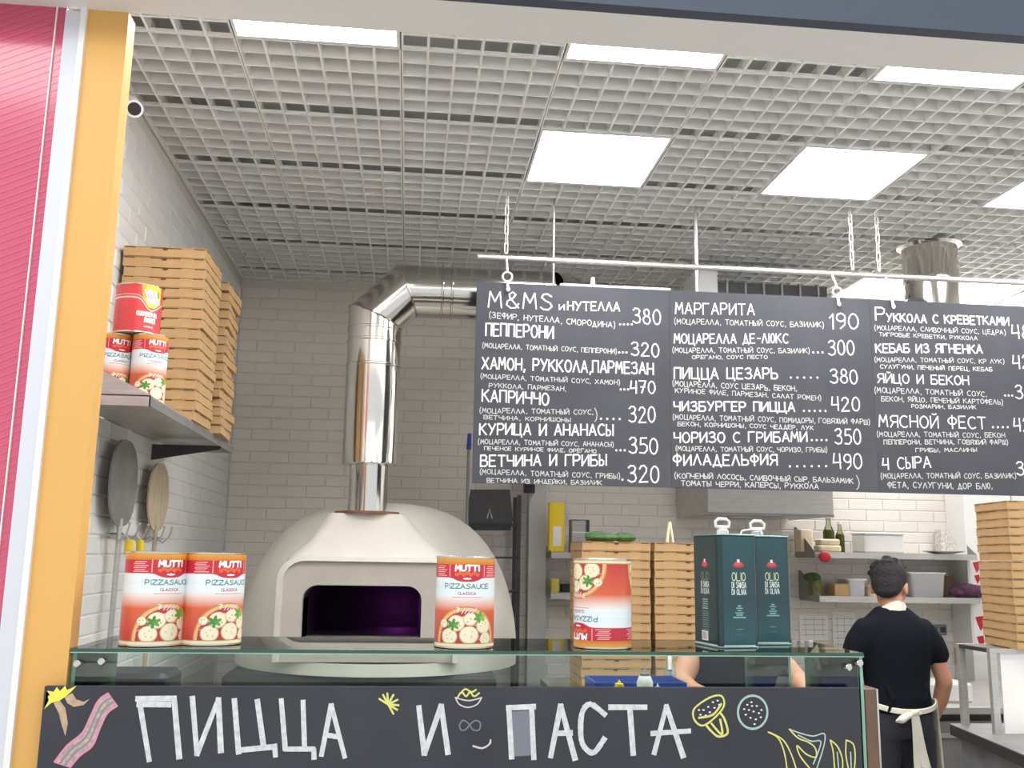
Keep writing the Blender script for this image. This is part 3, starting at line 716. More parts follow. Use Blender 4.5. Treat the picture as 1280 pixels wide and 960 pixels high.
for xx in (.35, .40):
    b_ = MB(); pts2 = [(xx, (ru+.004)*math.cos(2*PI*k/32), zh+(ru+.004)*math.sin(2*PI*k/32)) for k in range(32)]
    b_.tube(pts2, .006, 6, closed=True).build('clamp_band', M_chrome, fl)
hp2 = MB(); hp2.tube([(.94, 0, zh), (1.02, .04, zh), (1.06, .15, zh), (1.06, YB-FY-.02, zh)], ru, 32).build('wall_pipe', M_chrome, fl)
# oven stand
st = thing('oven_stand', 'dark steel stand carrying the dome pizza oven', 'stand', (OC.x, OC.y, 0))
MB().rbox((-.72, -.66, .93), (.60, .50, 1.018), .04).build('stand_top', M_dark, st)
for sx in (-1, 1):
    for sy in (-1, 1): MB().box((sx*.55-.03, sy*.45-.03, 0), (sx*.55+.03, sy*.45+.03, .93)).build('leg', M_dark, st)
MB().box((-.62, -.60, .25), (.62, -.58, .93)).build('front_panel', M_dark, st)

# ------------------------------------------------------------------ second duct, upper dark duct, range hood
dx = atZ(1173, 295, ZC)
du = thing('ceiling_duct', 'grey ribbed round duct coming down from the ceiling at right', 'duct', (3.0, 5.15, ZC))
MB().lathe([(.175, .03), (.18, 0), (.155, -.015), (.152, -.19), (.158, -.2), (.158, -.22), (.15, -.23), (.15, -.6)], n=32).build('duct_pipe', M_chrome, du)
MB().tube([(0, 0, -.30), (-.06, -.0, -.42), (-.2, 0, -.52), (-.4, .0, -.55)], .13, 24).build('duct_elbow', M_chrome, du)
ud = thing('flat_duct', 'dark flat ventilation duct under the ceiling behind the middle menu board', 'duct', (0, 5.5, 0))
p0, p1 = atY(897, 352, 5.5), atY(1034, 372, 5.5)
MB().box((p0.x, 0, p0.z-.25), (p1.x, .5, p0.z)).build('duct_body', M_dark, ud)
for k in range(6):
    xx = p0.x+(p1.x-p0.x)*(k+.5)/6; MB().box((xx-.006, -.008, p0.z-.25), (xx+.006, .50, p0.z+.008)).build('rib', M_steeld, ud)
q0, q1 = atY(872, 336, 5.5), atY(897, 380, 5.5)
MB().box((q0.x, -.02, q1.z-.1), (q1.x-.004, .3, q0.z)).build('end_box', M_lframe, ud)

ZH = EYE+.266
ho = thing('range_hood', 'brushed steel range hood on the back wall below the menu boards', 'range hood', (1.82, 5.76, ZH))
hb = MB()
W_ = .80; D_ = YB-5.76-.012
o_ = [(0,0,0),(W_,0,0),(W_,D_,0),(0,D_,0)]; o2 = [(0,0,.30),(W_,0,.30),(W_,D_,.55),(0,D_,.55)]
hb.add(o_+o2, [(0,1,5,4),(1,2,6,5),(3,0,4,7),(4,5,6,7)])
hb.add([(0.03,.03,.02),(W_-.03,.03,.02),(W_-.03,D_-.03,.02),(.03,D_-.03,.02)], [(0,1,2,3)])
hb.add([(0,0,0),(W_,0,0),(W_-.03,.03,.02),(.03,.03,.02)], [(0,1,2,3)]); hb.add([(W_,0,0),(W_,D_,0),(W_-.03,D_-.03,.02),(W_-.03,.03,.02)], [(0,1,2,3)])
hb.add([(0,0,0),(0,D_,0),(.03,D_-.03,.02),(.03,.03,.02)], [(0,1,2,3)])
hb.build('hood_canopy', M_steel, ho)
MB().box((.25, D_-.4, .40), (.55, D_, 1.2)).build('hood_chimney', M_steeld, ho)
MB().box((-.002, -.006, -.004), (W_+.002, .0, .012)).build('drip_rim', M_steeld, ho)

# ------------------------------------------------------------------ left wall shelf
sz = EYE+.487
sf = thing('steel_shelf', 'brushed steel wall shelf on the left wall carrying cans and pizza boxes', 'shelf', (XL, 3.24, sz))
SD, SL = .325, 1.52
MB().box((.002, 0, .01), (SD, SL, .014)).build('shelf_plate', M_steel, sf)
MB().box((SD-.004, 0, -.022), (SD, SL, .01)).build('front_lip', M_steeld, sf)
for yy in (0, SL-.004):
    MB().prism([(.002, -.022), (SD, -.022), (SD, .016), (.06, .14), (.002, .14)], 1, yy, yy+.004).build('end_plate', M_steel, sf)
MB().prism([(.002, -.012), (SD-.006, -.012), (SD-.02, -.028), (.002, -.085)], 1, 1.30, 1.304).build('bracket', M_dark, sf)
SZ = sz+.0145

# ------------------------------------------------------------------ pizza boxes
def box_meshes(w, h, name):
    t = MB(); t.box((-w/2, -w/2, 0), (w/2, w/2, h*.90)); tm = t.mesh('tray', M_kraft)
    l = MB(); z0 = h*.90
    l.box((-w/2-.0015, -w/2-.0015, z0+.0008), (w/2+.0015, w/2+.0015, h-.0006))
    lm_ = l.mesh('lid', M_kraft)
    s = MB()
    for a, b in ((-.48, -.36), (-.17, .20), (.36, .48)):
        s.box((a*w, -w/2-.0018, h*.83), (b*w, -w/2+.002, h*.915)); s.box((-w/2-.0018, a*w, h*.86), (-w/2+.002, b*w, h*.90)); s.box((w/2-.002, a*w, h*.86), (w/2+.0018, b*w, h*.90))
    s.prism([(-.012, h*.90), (.012, h*.90), (.008, h*.66), (-.008, h*.66)], 1, -w/2-.002, -w/2+.001)
    return tm, lm_, s.mesh('cut_slot', M_kraftd)
ords = ['topmost', 'second', 'third', 'fourth', 'fifth', 'sixth', 'seventh', 'eighth', 'ninth', 'tenth', 'eleventh', 'twelfth', 'thirteenth', 'fourteenth', 'fifteenth', 'sixteenth', 'seventeenth', 'eighteenth', 'nineteenth', 'twentieth', 'twenty-first', 'twenty-second', 'twenty-third', 'twenty-fourth']
def stack(x, y, z, w, h, n, rz, where, grp, jx=.004, ja=1.0, drift=(0, 0), skew=None):
    ms = box_meshes(w, h-.0008, 'b'); first = None
    for k in range(n):
        i = n-1-k; l_ = ('%s kraft pizza box %s' % ('topmost' if i == 0 else ords[i]+' from the top,', where)) if i < n-1 else 'bottom kraft pizza box '+where
        loc = (x+random.uniform(-jx, jx)+drift[0]*k+(skew(k)[0] if skew else 0), y+random.uniform(-jx, jx)+drift[1]*k, z+k*h+.0005)
        a_ = rz+R(random.uniform(-ja, ja))+(R(skew(k)[1]) if skew else 0)
        if first is None:
            t = thing('pizza_box', l_, 'pizza box', loc, a_, grp)
            ob('tray', ms[0], t); ob('lid', ms[1], t); ob('cut_slot', ms[2], t, kind='stuff'); first = t
        else: dup(first, loc, a_, l_, grp)
    return z+n*h
bh = .0412
stack(XL+.012+.165, 3.84+.165, SZ, .322, bh, 17, 0, 'of the front stack on the left wall shelf', 'front stack of boxes on the left shelf', .004, .8)
stack(XL+.02+.17, 4.20+.215, SZ, .318, bh*.97, 17, R(2), 'of the rear stack on the left wall shelf', 'rear stack of boxes on the left shelf', .008, 2.5)

# table behind the counter for the middle stacks
ztab = EYE-.62
tb = thing('prep_table', 'steel prep table behind the counter under the pizza box stacks', 'table', (1.35, 4.75, 0))
MB().rbox((-.65, -.40, ztab-.04), (.60, .35, ztab), .01).build('tabletop', M_steel, tb)
for sx in (-.58, .53):
    for sy in (-.34, .29): MB().box((sx-.02, sy-.02, 0), (sx+.02, sy+.02, ztab-.04)).build('leg', M_steeld, tb)
MB().box((-.60, -.36, .28), (.55, .31, .30)).build('lower_shelf', M_steel, tb)
YS = 4.45
bx0, bx1 = atY(727, 760, YS).x, atY(813, 760, YS).x
zt_m = atY(770, 677, YS).z
nb = int(round((zt_m-ztab)/.0412)); hb_ = (zt_m-ztab)/nb
bw = bx1-bx0
stack((bx0+bx1)/2+.0, YS+bw/2, ztab, bw, hb_, nb, R(0), 'of the left stack behind the upside-down can', 'left stack of boxes behind the counter', .002, .5)
bx2 = atY(818.5, 760, YS).x
stack(bx2+bw/2+.004, YS+bw/2+.01, ztab, bw, hb_, nb, R(0), 'of the right stack beside the green oil tins', 'right stack of boxes behind the counter', .002, .5)
# wooden clip and greens lying on the stacks
MB().ell((0, 0, .018), (.075, .05, .022), 12).ell((.10, .01, .020), (.06, .045, .024), 12).ell((-.03, .03, .022), (.06, .05, .026), 12).build('leafy_bundle', M_green, loc=((bx0+bx1)/2-.03, YS+.12, zt_m+.002), label='dark green leafy bundle lying on the left cardboard stack', cat='greens')
cl = MB()
cl.tube([(-.012, 0, 0), (-.006, 0, .05), (.0, 0, .095)], [.007, .007, .006], 6).tube([(.018, 0, 0), (.010, 0, .05), (.002, 0, .095)], [.005, .006, .006], 6).tube([(-.006, 0, .05), (.010, 0, .06)], .004, 6)
cl.build('wooden_tongs', M_dough, loc=(atY(837, 675, YS+.1).x, YS+.1, zt_m+.004), label='small pale wooden tongs standing on the right cardboard stack', cat='tongs')

# ------------------------------------------------------------------ painted labels (flat print as point colours)
class Canvas:
    def __init__(s, W, H, wm, hm, col):
        s.W, s.H = W, H
        s.x, s.y = np.meshgrid(np.linspace(-wm/2, wm/2, W), np.linspace(0, hm, H))
        s.c = np.zeros((H, W, 3)); s.c[:] = hx(col)
    def put(s, mask, col, a=1.0):
        col = np.array(hx(col) if isinstance(col, str) else col); s.c[mask] = s.c[mask]*(1-a)+col*a
    def rect(s, x0, x1, y0, y1, col, a=1.0): s.put((s.x >= x0) & (s.x <= x1) & (s.y >= y0) & (s.y <= y1), col, a)
    def ell(s, cx, cy, rx, ry, col, rot=0, a=1.0):
        X, Y = s.x-cx, s.y-cy; c, n = math.cos(rot), math.sin(rot)
        s.put(((X*c+Y*n)/rx)**2+((-X*n+Y*c)/ry)**2 <= 1, col, a)
    def line(s, pts, w, col):
        for (ax, ay), (bx, by) in zip(pts[:-1], pts[1:]):
            dx, dy = bx-ax, by-ay; L = dx*dx+dy*dy+1e-12
            t = np.clip(((s.x-ax)*dx+(s.y-ay)*dy)/L, 0, 1)
            s.put((s.x-ax-t*dx)**2+(s.y-ay-t*dy)**2 <= (w/2)**2, col)
    def text(s, tx, cx, y, w, h, lw, col, jit=0):
        for st in layout(tx, jit, 1.1): s.line([(cx-w/2+w*p[0], y+h*p[1]) for p in st], lw, col)
    def grad(s, y0, y1, c0, c1, mask=None):
        c0, c1 = np.array(hx(c0)), np.array(hx(c1)); t = np.clip((s.y-y0)/(y1-y0), 0, 1)[..., None]
        k = (s.y >= y0) & (s.y <= y1)
        if mask is not None: k &= mask
        s.c[k] = (c0*(1-t)+c1*t)[k]
def label_mesh(name, cv, fn, M, closed=False):
    H, W = cv.H, cv.W
    v = [fn(cv.x[j, i], cv.y[j, i]) for j in range(H) for i in range(W)]
    idx = np.arange(H*W).reshape(H, W)
    f = np.stack([idx[:-1, :-1], idx[:-1, 1:], idx[1:, 1:], idx[1:, :-1]], -1).reshape(-1, 4)
    me = bpy.data.meshes.new(name); me.from_pydata(v, [], f.tolist()); me.materials.append(M)
    ca = me.color_attributes.new('print', 'FLOAT_COLOR', 'POINT')
    col = np.ones((H*W, 4), dtype=np.float32); col[:, :3] = cv.c.reshape(-1, 3)
    ca.data.foreach_set('color', col.ravel()); me.polygons.foreach_set('use_smooth', [True]*len(f)); me.update(); return me
M_print = mat('can_label_print', 'FFFFFF', .42, attr='print', coat=.25)
M_printt = mat('oil_tin_print', 'FFFFFF', .28, attr='print', coat=.5)

def pizza_canvas(rad, hgt):
    per = 2*PI*rad; cv = Canvas(520, 236, per, hgt, 'F3EEE4'); H = hgt
    rr = random.Random(5)
    cv.rect(-9, 9, .48*H, .80*H, 'E4ECF0'); cv.grad(.40*H, .56*H, 'D96A3E', 'EFE6DF'); cv.grad(.04*H, .40*H, 'C23A34', 'D8603C')
    for k in range(5): cv.rect(-9, 9, (.50+.057*k)*H, (.503+.057*k)*H, 'C9D6DE', .6)
    for c0 in (-per/2, 0, per/2):
        R0 = .083; cy = .055*H+.002
        for (f, c) in ((1.04, 'C8844A'), (1.0, 'E3B878'), (.90, 'B5323A')): cv.ell(c0, cy, R0*f, R0*f*1.04, c)
        for k in range(70):
            a_ = rr.uniform(0, PI); d_ = R0*.88*math.sqrt(rr.random())
            cv.ell(c0+d_*math.cos(a_), cy+d_*math.sin(a_), .003+.003*rr.random(), .002+.002*rr.random(), rr.choice(['D9808A', '9E2430', 'E0A06A', 'C84A50', 'E9C9A8']))
        for (X, Y, r_) in ((-.045, .018, .019), (.008, .022, .021), (-.026, .052, .019), (.010, .062, .015), (.048, .045, .018), (.055, .012, .015), (-.062, .05, .010)):
            r_ *= 1.15; cv.ell(c0+X, cy+Y-.006, r_*1.05, r_*.95, 'C9B98C'); cv.ell(c0+X, cy+Y-.005, r_*.95, r_*.86, 'F0E6C6')
            for q in range(4): cv.ell(c0+X+rr.uniform(-1, 1)*r_*.5, cy+Y-.006+rr.uniform(-1, 1)*r_*.5, .0014, .0014, 'A8924E')
        for (X, Y) in ((-.034, .042), (.036, .062)):
            for q in range(6):
                a_ = q*1.05+.4; cv.ell(c0+X+.009*math.cos(a_), cy+Y+.007*math.sin(a_), .009, .0042, rr.choice(['5E9E3A', '7DB84A', '4B8A34']), a_)
        cv.text('7', c0-.022, cy+.074, .007, .011, .0022, 'F4F0E8')
        for q in range(4): cv.line([(c0-.012+q*.008, cy+.072), (c0-.004+q*.010, cy+.084)], .0025, 'E6D6E2')
    cv.rect(-9, 9, 0, .035*H, 'EADFB8'); cv.rect(-9, 9, .035*H, .045*H, 'B08A50')
    # red band
    k = np.ones_like(cv.x, bool)
    base = .775*H-.0*cv.x
    for c0 in (-per/2, 0, per/2): base = base-.022*H*2*np.exp(-((cv.x-c0)/.034)**4)
    cv.put((cv.y > base-.008*H) & (cv.y < .95*H), 'E9E2DC'); cv.put((cv.y > base) & (cv.y < .94*H), 'C4253A')
    cv.grad(.925*H, H, 'D0752C', 'E0A63C')
    for c0 in (-per/2, 0, per/2):
        for sx in (-1, 1): cv.rect(c0+sx*.047-.0012, c0+sx*.047+.0012, .785*H, .925*H, 'EAA08C')
        cv.text('MUTTI', c0, .855*H, .062, .060*H, .0042, 'FFFFFF')
        for q in range(7): cv.ell(c0-.027+q*.009, .812*H+(.004 if q % 2 else 0), .0052, .0050, 'E0662F')
        cv.ell(c0, .765*H, .011, .0022, 'FFFFFF')
        for sx in (-1, 1):
            for q in range(6): cv.rect(c0+sx*.075-.021+.003*(q % 2), c0+sx*.075+.019-.004*((q*2) % 3), (.795+.021*q)*H, (.802+.021*q)*H, 'F0B8B4')
        cv.text('PIZZASAUCE', c0, .655*H, .122, .050*H, .0026, '4E9086'); cv.text('CLASSICA', c0, .585*H, .046, .028*H, .0016, 'B35A60')
        cv.rect(c0-.038, c0+.038, .553*H, .558*H, 'C79A92')
    return cv
def can_meshes(rad, hgt, cv):
    m_ = {}
    m_['label'] = label_mesh('label', cv, lambda x, y: (rad*math.sin(x/rad), -rad*math.cos(x/rad), .004+y*(hgt-.008)/hgt), M_print)
    m_['body'] = MB().lathe([(rad-.004, .002), (rad-.0012, .004), (rad-.0012, hgt-.004), (rad-.004, hgt-.002)], n=48).mesh('can_body', M_tin)
    m_['rim'] = MB().lathe([(rad-.006, hgt-.006), (rad+.0012, hgt-.005), (rad+.0015, hgt-.001), (rad-.001, hgt), (rad-.003, hgt-.001), (rad-.0045, hgt-.006)], n=48, cap=False).mesh('top_rim', M_tin)
    m_['lid'] = MB().lathe([(rad-.004, hgt-.006), (rad-.015, hgt-.006), (rad-.017, hgt-.0045), (rad-.03, hgt-.0045), (rad-.031, hgt-.006), (.005, hgt-.006)], n=48, cap=True).mesh('can_lid', M_tin)
    m_['rim2'] = MB().lathe([(rad-.006, .006), (rad+.0012, .005), (rad+.0015, .001), (rad-.001, 0), (rad-.003, .001), (rad-.0045, .006)], n=48, cap=False).mesh('bottom_rim', M_tin)
    return m_
def can(m_, label, loc, rz=0, flip=0, hgt=.227, group='round food cans'):
    t = thing('food_can', label, 'can', loc, 0, group)
    if flip: t.rotation_euler = (0, PI, rz); t.location.z += hgt
    else: t.rotation_euler = (0, 0, rz)
    for k, nm in (('label', 'label'), ('body', 'can_body'), ('rim', 'top_rim'), ('lid', 'can_lid'), ('rim2', 'bottom_rim')): ob(nm, m_[k], t)
    return t
CR, CH = .0765, .229
cv = pizza_canvas(CR, CH); CM = can_meshes(CR, CH, cv)
ZG = EYE-.235          # top of the counter glass
YC = 2.56
def cx_at(x, Y): return atY(x, 760, Y).x
can(CM, 'leftmost red and white pizza sauce can on the glass counter', (cx_at(192.5, YC), YC, ZG+.0005), R(13+27))
can(CM, 'second pizza sauce can from the left, touching the leftmost one', (cx_at(265.5, YC+.035), YC+.035, ZG+.0005), R(12+30))
can(CM, 'pizza sauce can on the counter glass in front of the oven mouth', (cx_at(581, YC), YC, ZG+.0005), R(0))
can(CM, 'pizza sauce can standing upside down before the cardboard stacks', (cx_at(753, YC+.01), YC+.01, ZG+.0005), R(-5-62), 1, CH)
# cans on the wall shelf
cv2 = pizza_canvas(.0605, .245)
CM2 = can_meshes(.0605, .245, cv2)
YW = 3.47
xa, xb = atY(144, 450, YW).x, atY(184, 450, YW).x
can(CM2, 'left one of two tall sauce cans on the wall shelf', (xa-.004, YW, SZ+.0005), R(18+22), group='tall cans on the wall shelf')
can(CM2, 'right one of two tall sauce cans on the wall shelf', (xa-.004+.1245, YW-.01, SZ+.0005), R(16+25), group='tall cans on the wall shelf')
cv3 = Canvas(420, 150, 2*PI*.079, .178, 'D23C42'); H = .178
for c0 in (-.248, 0, .248):
    near = np.abs(cv3.x-c0) < .125
    u_ = cv3.x-c0
    wave = .70*H-.26*H/(1+np.exp(-(u_-.006)/.008))+.22*H*np.clip(u_-.035, 0, .06)/.06
    cv3.put(near & (cv3.y > wave+.010) & (u_ > -.004-.02*(cv3.y/H-.8)) & (u_ < .075) & (cv3.y > .52*H), 'E8B020')
    cv3.put(near & (cv3.y > wave+.014) & (u_ > .008) & (u_ < .072) & (cv3.y > .54*H), 'F4E81C')
    cv3.put(near & (cv3.y > wave) & (cv3.y < wave+.005), 'F6D8CC'); cv3.put(near & (cv3.y > wave+.012) & (cv3.y < wave+.015) & (u_ < 0), 'F0B0A0')
    cv3.ell(c0+.060, .82*H, .007, .018, '6FB02C')
    cv3.text('VIVA', c0+.028, .77*H, .046, .12*H, .0090, 'D8607A'); cv3.text('VIVA', c0+.028, .77*H, .046, .12*H, .0052, 'FFFFFF')
    cv3.text('MAIS', c0+.038, .62*H, .050, .13*H, .0090, 'D8607A'); cv3.text('MAIS', c0+.038, .62*H, .050, .13*H, .0052, 'FFFFFF')
    cv3.text('CUORBON OA', c0+.020, .34*H, .076, .08*H, .0040, 'F8E8DC'); cv3.text('RANOI', c0+.030, .21*H, .040, .09*H, .0044, 'F8E8DC')
    cv3.rect(c0+.008, c0+.044, .10*H, .13*H, 'F0B0A8')
CM3 = can_meshes(.079, .178, cv3)
can(CM3, 'red and yellow can resting on top of two tall cans on the wall shelf', (xa+.064, YW, SZ+.2465), R(18+8), hgt=.178, group='cans on the wall shelf')

# ------------------------------------------------------------------ oil tins
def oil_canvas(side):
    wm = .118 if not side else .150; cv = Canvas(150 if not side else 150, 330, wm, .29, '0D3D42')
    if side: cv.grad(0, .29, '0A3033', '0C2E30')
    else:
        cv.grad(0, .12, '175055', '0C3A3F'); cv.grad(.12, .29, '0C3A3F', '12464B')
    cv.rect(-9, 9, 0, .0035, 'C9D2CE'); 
    cc = 0 if not side else 0
    cv.ell(cc, .213, .021, .0065, 'B82B3A'); cv.ell(cc, .217, .015, .006, 'D84A52'); cv.rect(cc-.005, cc+.005, .220, .229, 'E9DFD4')
    cv.text('OLIO', cc, .172, .050, .021, .0026, 'D2DAB0' if not side else '6E8A62'); cv.text('DI SANSA', cc, .153, .054, .015, .0019, 'E6F0E8'); cv.text('DI OLIVA', cc, .135, .054, .014, .0019, 'E6F0E8')
    if not side:
        for q in range(6):
            ww = [.006, .013, .008, .016, .012, .024][q]; cv.rect(-ww, ww, .104-.006*q, .107-.006*q, '7FB0A8')
        cv.rect(-.012, .012, .044, .0455, '6E9A58'); cv.rect(-.012, .012, .030, .0315, '3E8088')
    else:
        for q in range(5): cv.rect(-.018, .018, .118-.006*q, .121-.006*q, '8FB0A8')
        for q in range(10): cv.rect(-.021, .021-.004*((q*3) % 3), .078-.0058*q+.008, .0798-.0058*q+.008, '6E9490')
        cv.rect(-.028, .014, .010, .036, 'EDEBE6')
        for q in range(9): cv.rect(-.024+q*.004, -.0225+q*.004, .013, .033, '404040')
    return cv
tw, td, th = .118, .150, .300
def tin_w(x, w): return x
olb = MB()
olb.rbox((-tw/2, -td/2, 0), (tw/2, td/2, th), .012)
m_body = olb.mesh('tin_body', mat('dark_teal_tin', '0E3336', .3, .2, .1, 6, coat=.5))
bulge = lambda a, b, wa, hb_: .0016*math.cos(PI*a/wa)*math.sin(PI*b/hb_)
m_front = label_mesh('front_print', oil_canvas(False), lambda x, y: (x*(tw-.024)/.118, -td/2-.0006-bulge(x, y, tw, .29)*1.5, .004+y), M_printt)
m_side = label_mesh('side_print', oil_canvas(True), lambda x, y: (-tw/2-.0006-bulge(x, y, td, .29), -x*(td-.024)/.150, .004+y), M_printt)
MR = mat('teal_rim', '8FAAA4', .3, .6)
m_rim, m_rim2 = [MB().rbox((-tw/2-.002, -td/2-.002, zz), (tw/2+.002, td/2+.002, zz+.004), .013).mesh('seam_rim', MR) for zz in (0, th-.004)]
m_cap = MB().lathe([(.017, th+.002), (.017, th+.012), (.013, th+.014), (.013, th+.02)], n=20).tube([(-.020, 0, th+.022), (-.022, 0, th+.036), (-.012, 0, th+.044), (.012, 0, th+.044), (.022, 0, th+.036), (.020, 0, th+.022), (-.020, 0, th+.022)], .0045, 8).mesh('spout_cap', M_whitep)
m_handle = MB().tube([(-.030, 0, th+.002), (-.026, 0, th+.014), (0, 0, th+.018), (.03, 0, th+.016), (.036, 0, th+.002)], .003, 8).mesh('handle', M_whitep)
def tin(label, corner, th_, hz=0):
    a_ = R(th_); c, s2 = math.cos(a_), math.sin(a_)
    loc = (corner[0]+c*tw/2-s2*td/2, corner[1]+s2*tw/2+c*td/2, ZG+.0005)
    t = thing('oil_tin', label, 'oil tin', loc, a_, 'green oil tins on the counter')
    for nm, me in (('tin_body', m_body), ('front_print', m_front), ('side_print', m_side), ('seam_rim', m_rim), ('seam_rim', m_rim2)): ob(nm, me, t)
    ob('spout_cap', m_cap, t, (.008, .02, 0))
    if hz: ob('handle', m_handle, t, (-.025, .0, 0))
    return t
tin('dark green oil tin on the counter, left one, with a barcode side', (.831, 2.55), 10.5)
tin('dark green oil tin on the counter, right one, with a white wire handle', (.962, 2.655), 6, 1)

# ------------------------------------------------------------------ glass counter
GX0, GX1, GYB = -.79, 1.18, 2.81
gc = thing('glass_counter', 'glass display counter with green edges topped by cans and tins', 'counter', (0, YF, 0))
gt = MB()
gt.box((GX0, 0, ZG-.008), (GX1, GYB-YF, ZG), 0)
me = gt.mesh('glass_top', [M_glass, M_gedge])
for p in me.polygons:
    if abs(p.normal.z) < .5: p.material_index = 1
ob('glass_top', me, gc)
def pane(name, a, b, nax):
    mb = MB().box(a, b); me = mb.mesh(name, [M_glass, M_gedgel])
    for p in me.polygons:
        if abs(p.normal[nax]) < .5: p.material_index = 1
    ob(name, me, gc)
pane('front_pane', (GX0+.004, .006, .85), (GX1-.014, .012, ZG-.009), 1)
pane('end_pane', (GX1-.010, .006, .55), (GX1-.002, GYB-YF, ZG-.009), 0)
pane('divider_pane', (.985, .02, 1.0), (.991, GYB-YF-.01, ZG-.009), 0)
pane('end_pane', (GX0+.002, .02, .85), (GX0+.010, GYB-YF, ZG-.009), 0)
pol = MB().box((GX0, -.0008, ZG-.0105), (GX1, .004, ZG-.0082)); pol.build('polished_edge', M_gedgel, gc)
body = MB().box((GX0+.02, .03, 0), (GX1-.03, .55, 1.0)); body.build('counter_body', M_dark, gc)
def clamp(x, z, y=-.002):
    mb = MB(); n = 14
    rings = [[(x+r_*math.cos(2*PI*k/n), yy, z+r_*math.sin(2*PI*k/n)) for k in range(n)] for r_, yy in ((.007, y-.014), (.009, y-.012), (.009, y), (.005, y))]
    mb.loft(rings); mb.build('glass_clamp', M_chrome, gc)
clamp(1.135, ZG-.035, .004); clamp(1.165, ZG-.025, .004); clamp(GX0+.02, ZG-.035, .004); clamp(GX0+.075, ZG-.03, .004)
for xx in (1.10, 1.125, 1.15, -.62, -.60): MB().box((xx-.006, GYB-YF-.10, ZG+.0002), (xx+.006, GYB-YF-.07, ZG+.010)).build('glass_clamp', M_chrome, gc)

# chalkboard front
YBd = 2.415
cb = thing('counter_chalkboard', 'black chalkboard on the counter front lettered large in white chalk', 'chalkboard', (0, YBd, 0))
p0, p1 = atY(56, 857, YBd), atY(1074, 861, YBd)
cbz = (p0.z+p1.z)/2
MB().box((p0.x, 0, .45), (p1.x, .018, cbz)).build('board_panel', M_board2, cb)
def chalk(name, strokes, wpx, M, o, s, sm=False, closed=False, dbl=True):
    mb = MB()
    for st in strokes:
        if sm: st = smooth(st, 4, closed)
        q = [atY(o[0]+x/s, o[1]+y/s, YBd) for x, y in st]; q = [(v.x, v.z) for v in q]
        wm = wpx/FPX*YBd
        stroke(mb, q, wm, 0)
    return mb.build(name, M, cb)
def fill(name, poly, M, o, s, dep=.0009):
    q = [atY(o[0]+x/s, o[1]+y/s, YBd) for x, y in poly]
    bm = bmesh.new(); vs = [bm.verts.new((v.x, -dep, v.z)) for v in q]; bm.faces.new(vs); bmesh.ops.triangulate(bm, faces=bm.faces)
    me = bpy.data.meshes.new(name); bm.to_mesh(me); bm.free(); me.materials.append(M); ob(name, me, cb)
o1, s1 = (130, 780), 2.612; o2_, s2_ = (600, 780), 2.56
LW = 6.2
chalk('chalk_letter', [[(115,245),(148,445)],[(108,244),(232,242)],[(112,262),(215,262)],[(229,240),(246,436)]], LW, M_chalkb, o1, s1)
chalk('chalk_letter', [[(289,240),(304,425)],[(304,425),(374,245)],[(374,245),(382,416)]], LW, M_chalkb, o1, s1)
chalk('chalk_letter', [[(426,247),(440,420)],[(501,250),(522,405)],[(440,412),(560,400)],[(557,396),(560,430)]], LW, M_chalkb, o1, s1)
chalk('chalk_letter', [[(579,247),(592,408)],[(592,408),(685,408)],[(685,410),(686,438)],[(650,252),(655,406)]], LW*.9, M_chalkb, o1, s1)
chalk('chalk_letter', [[(710,428),(742,264)],[(742,264),(786,434)],[(722,362),(766,368)]], LW*.9, M_chalkb, o1, s1)
chalk('chalk_letter', [[(1028,270),(1046,424)],[(1046,424),(1101,266)],[(1101,266),(1123,422)]], LW, M_chalkb, o1, s1)
chalk('chalk_letter', [[(92,264),(101,428)],[(88,268),(174,264)],[(165,264),(172,430)]], LW, M_chalkb, o2_, s2_)
fill('chalk_smudge', [(100,280),(160,276),(168,420),(108,424)], M_chfaint, o2_, s2_)
chalk('chalk_letter', [[(226,424),(258,260)],[(258,260),(304,432)],[(240,350),(292,348)]], LW, M_chalkb, o2_, s2_)
chalk('chalk_letter', [[(400,290),(352,256),(325,290),(324,370),(345,405),(368,408),(398,366)]], LW, M_chalkb, o2_, s2_, True)
chalk('chalk_letter', [[(415,266),(530,266)],[(479,266),(490,416)]], LW*1.1, M_chalkb, o2_, s2_)
chalk('chalk_letter', [[(557,414),(596,262)],[(596,262),(650,424)],[(550,350),(670,342)]], LW, M_chalkb, o2_, s2_)
# mushroom, sausage slice, basil, bacon, pepper, bowl
chalk('mushroom_drawing', [[(685,305),(686,270),(735,235),(772,230),(780,262),(750,300),(712,325)]], 2.2, M_chy, o2_, s2_, True, True)
chalk('mushroom_drawing', [[(700,300),(745,290),(772,255)],[(722,322),(742,345),(764,360),(792,348),(782,305),(768,284)],[(740,318),(768,350),(775,345),(768,305)]], 2.6, M_chy, o2_, s2_, True)
dots = MB()
for (x, y) in ((705,290),(715,275),(730,265),(745,250),(760,245),(735,282),(750,268),(722,292),(765,258),(700,275),(855,258),(868,250),(885,262),(860,275),(875,280),(892,285),(850,290),(865,300),(882,305),(898,298),(870,262),(845,272),(900,275),(878,320)):
    v = atY(o2_[0]+x/s2_, o2_[1]+y/s2_, YBd); dots.add([(v.x+.0032*math.cos(j*PI/3), -.0012, v.z+.0022*math.sin(j*PI/3)) for j in range(6)], [tuple(range(6))])
dots.build('seed_drawing', M_chalk, cb)
chalk('slice_drawing', [[(872+47*math.cos(t*PI/8), 282+53*math.sin(t*PI/8)) for t in range(16)]], 2.6, mat('mint_chalk', 'A9C4BC', .9), o2_, s2_, True, True)
o3, s3 = (960, 740), 4.0
